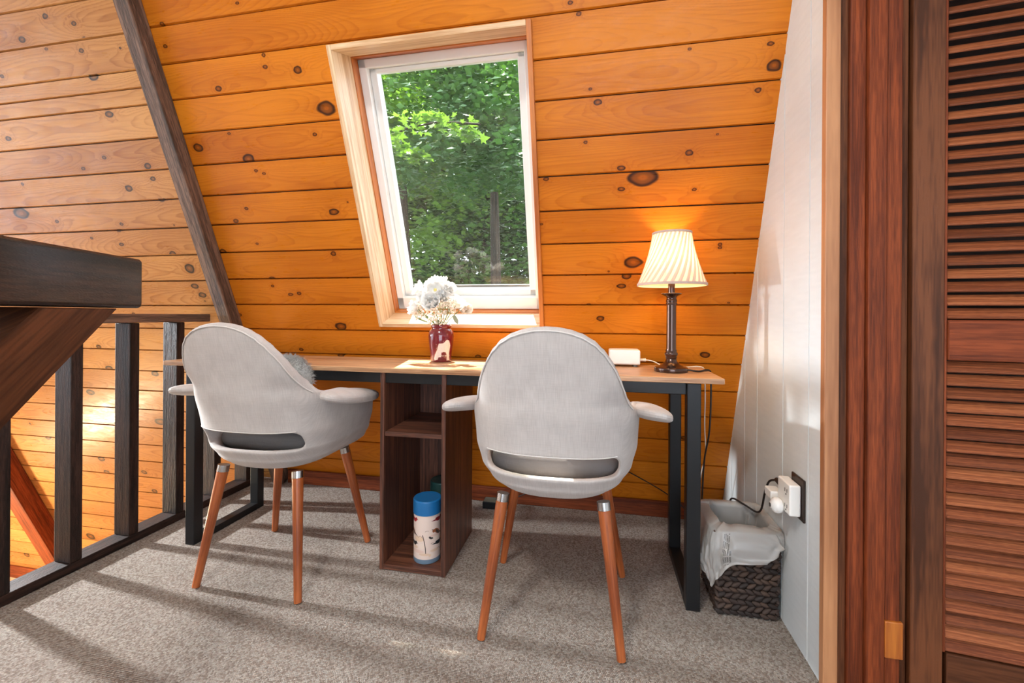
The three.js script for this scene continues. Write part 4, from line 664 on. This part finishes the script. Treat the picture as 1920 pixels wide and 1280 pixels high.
function foliage(parent, blobs, n, size, mat, geo = leafG) {
  const im = new THREE.InstancedMesh(geo, mat, n), q = new THREE.Object3D();
  for (let i = 0; i < n; i++) { const b = blobs[Math.floor(rng() * blobs.length)], d = V(rr(-1, 1), rr(-1, 1), rr(-1, 1)); const l = d.length() || 1; d.multiplyScalar(Math.pow(rng(), 0.45) / l); q.position.set(b[0] + d.x * b[3], b[1] + d.y * b[4], b[2] + d.z * b[3]); q.rotation.set(rr(-0.7, 0.7), rr(0, 6.28), rr(-0.7, 0.7)); q.scale.setScalar(size * rr(0.6, 1.4)); q.updateMatrix(); im.setMatrixAt(i, q.matrix); }
  im.name = 'foliage'; im.userData.kind = 'stuff'; im.castShadow = im.receiveShadow = true; parent.add(im);
}
function tree(label, x, z, r, lean, h, blobs, n, size, mat) {
  const t = thing('tree', label, 'tree', [x, -3.6, z], 'woodland trees outside the window');
  part(t, 'trunk', (() => { const g = tube([[0, 0, 0], [lean * 0.3, h * 0.4, 0], [lean, h, 0]], r, 16, 10); const p = g.attributes.position; for (let i = 0; i < p.count; i++) { const s = 1 - 0.55 * p.getY(i) / h, cxx = lean * p.getY(i) / h; p.setX(i, cxx + (p.getX(i) - cxx) * s); p.setZ(i, p.getZ(i) * s); } return g; })(), bark);
  foliage(t, blobs, n, size, mat);
}
const crowd = (x0, x1, y0, y1, z0, z1, r, n) => Array.from({ length: n }, () => [rr(x0, x1), rr(y0, y1), rr(z0, z1), r * rr(0.7, 1.3), r * rr(0.4, 0.8)]);
tree('tree with a thick dark trunk left of the window centre', -3.95, -6.8, 0.2, -0.35, 7.4, crowd(-2.6, 2.4, 7.4, 11, -1.5, 1.5, 1.1, 26), 9000, 0.15, LM[0]);
tree('tree with a dark trunk right of the window centre behind the flowers', -1.75, -5.6, 0.17, -0.15, 6.8, crowd(-2, 2, 6.9, 10, -1.3, 1.3, 0.9, 24), 8000, 0.13, LM[1]);
tree('slim tree at the left edge of the window view', -5.6, -8.5, 0.1, 0.3, 11, crowd(-2.5, 2.5, 6, 11, -1.5, 1.5, 1.2, 20), 6000, 0.17, LM[2]);
tree('slim pale tree at the right edge of the window view', -0.4, -7.5, 0.09, 0.2, 11, crowd(-2.5, 2, 4.8, 11, -1.5, 1.5, 1.1, 22), 6000, 0.15, LM[0]);
tree('farther tree in the middle of the window view', -3.8, -11.5, 0.14, 0.4, 13, crowd(-4, 4, 5.2, 12, -1.5, 1.5, 1.5, 30), 9000, 0.22, LM[3]);
tree('farther tree filling the right of the window view', -1.5, -12.5, 0.14, -0.3, 13, crowd(-4, 5, 5.5, 13, -1.5, 1.5, 1.6, 30), 9000, 0.24, LM[1]);
tree('farther tree filling the left of the window view', -8.5, -13, 0.16, 0.4, 14, crowd(-4, 4, 5, 13, -2, 2, 1.7, 30), 9000, 0.25, LM[0]);
{
  const b = thing('maple_tree', 'maple beside the window with a sunlit yellow green branch reaching across it', 'tree', [-1.75, 2.95, -2.2]);
  part(b, 'trunk', tube([[-2.6, -6.55, -1.0], [-2.5, -3, -1.0], [-2.3, 0, -0.9], [-1.9, 3.2, -0.2]], 0.07, 30, 10), bark);
  part(b, 'branch', tube([[-2.34, -0.4, -0.9], [-1.5, -0.3, -0.6], [-0.7, 0.0, -0.2], [0, 0.05, 0], [0.55, -0.05, 0.1]], 0.012, 30, 6), bark); part(b, 'branch', tube([[-1.9, 3.2, -0.2], [-1, 3.3, 0.4], [0.1, 3.05, 1.05]], 0.02, 30, 6), bark);
  foliage(b, [[-0.02, 3.05, 1.05, 0.21, 0.1], [0.29, 3.05, 1.04, 0.2, 0.1], [-0.05, 3.05, 0.93, 0.11, 0.1], [0.1, 3.05, 0.93, 0.11, 0.1], [0.25, 3.05, 0.93, 0.11, 0.1], [0.14, 3.05, 1.06, 0.2, 0.1], [-0.2, 3.05, 1.06, 0.2, 0.1]], 3400, 0.07, mapleM, mapleG);
  foliage(b, [[-0.45, 0.0, 0, 0.3, 0.06], [-0.1, 0.06, 0.05, 0.3, 0.06], [0.25, 0.0, 0.05, 0.28, 0.05], [-0.2, -0.3, 0.0, 0.16, 0.05], [-0.5, -0.15, 0, 0.25, 0.07], [0.4, -0.12, 0, 0.18, 0.05]], 260, 0.085, mapleM, mapleG);
  const far = new THREE.Group(); far.name = 'background_woods'; far.userData = { kind: 'stuff', label: 'dense leaves of the woods far behind the trees', category: 'foliage' }; scene.add(far);
  foliage(far, crowd(-26, 10, -2, 14, -24, -18, 2.4, 120), 26000, 0.5, LM[3]); foliage(far, crowd(-12, 3, -2, 7, -17, -13, 1.6, 110), 26000, 0.28, LM[1]); foliage(far, crowd(-9, 1, -2.5, 3.5, -12, -9, 1.0, 60), 12000, 0.18, LM[0]);
}
lit(scene);
renderer.render(scene, camera);
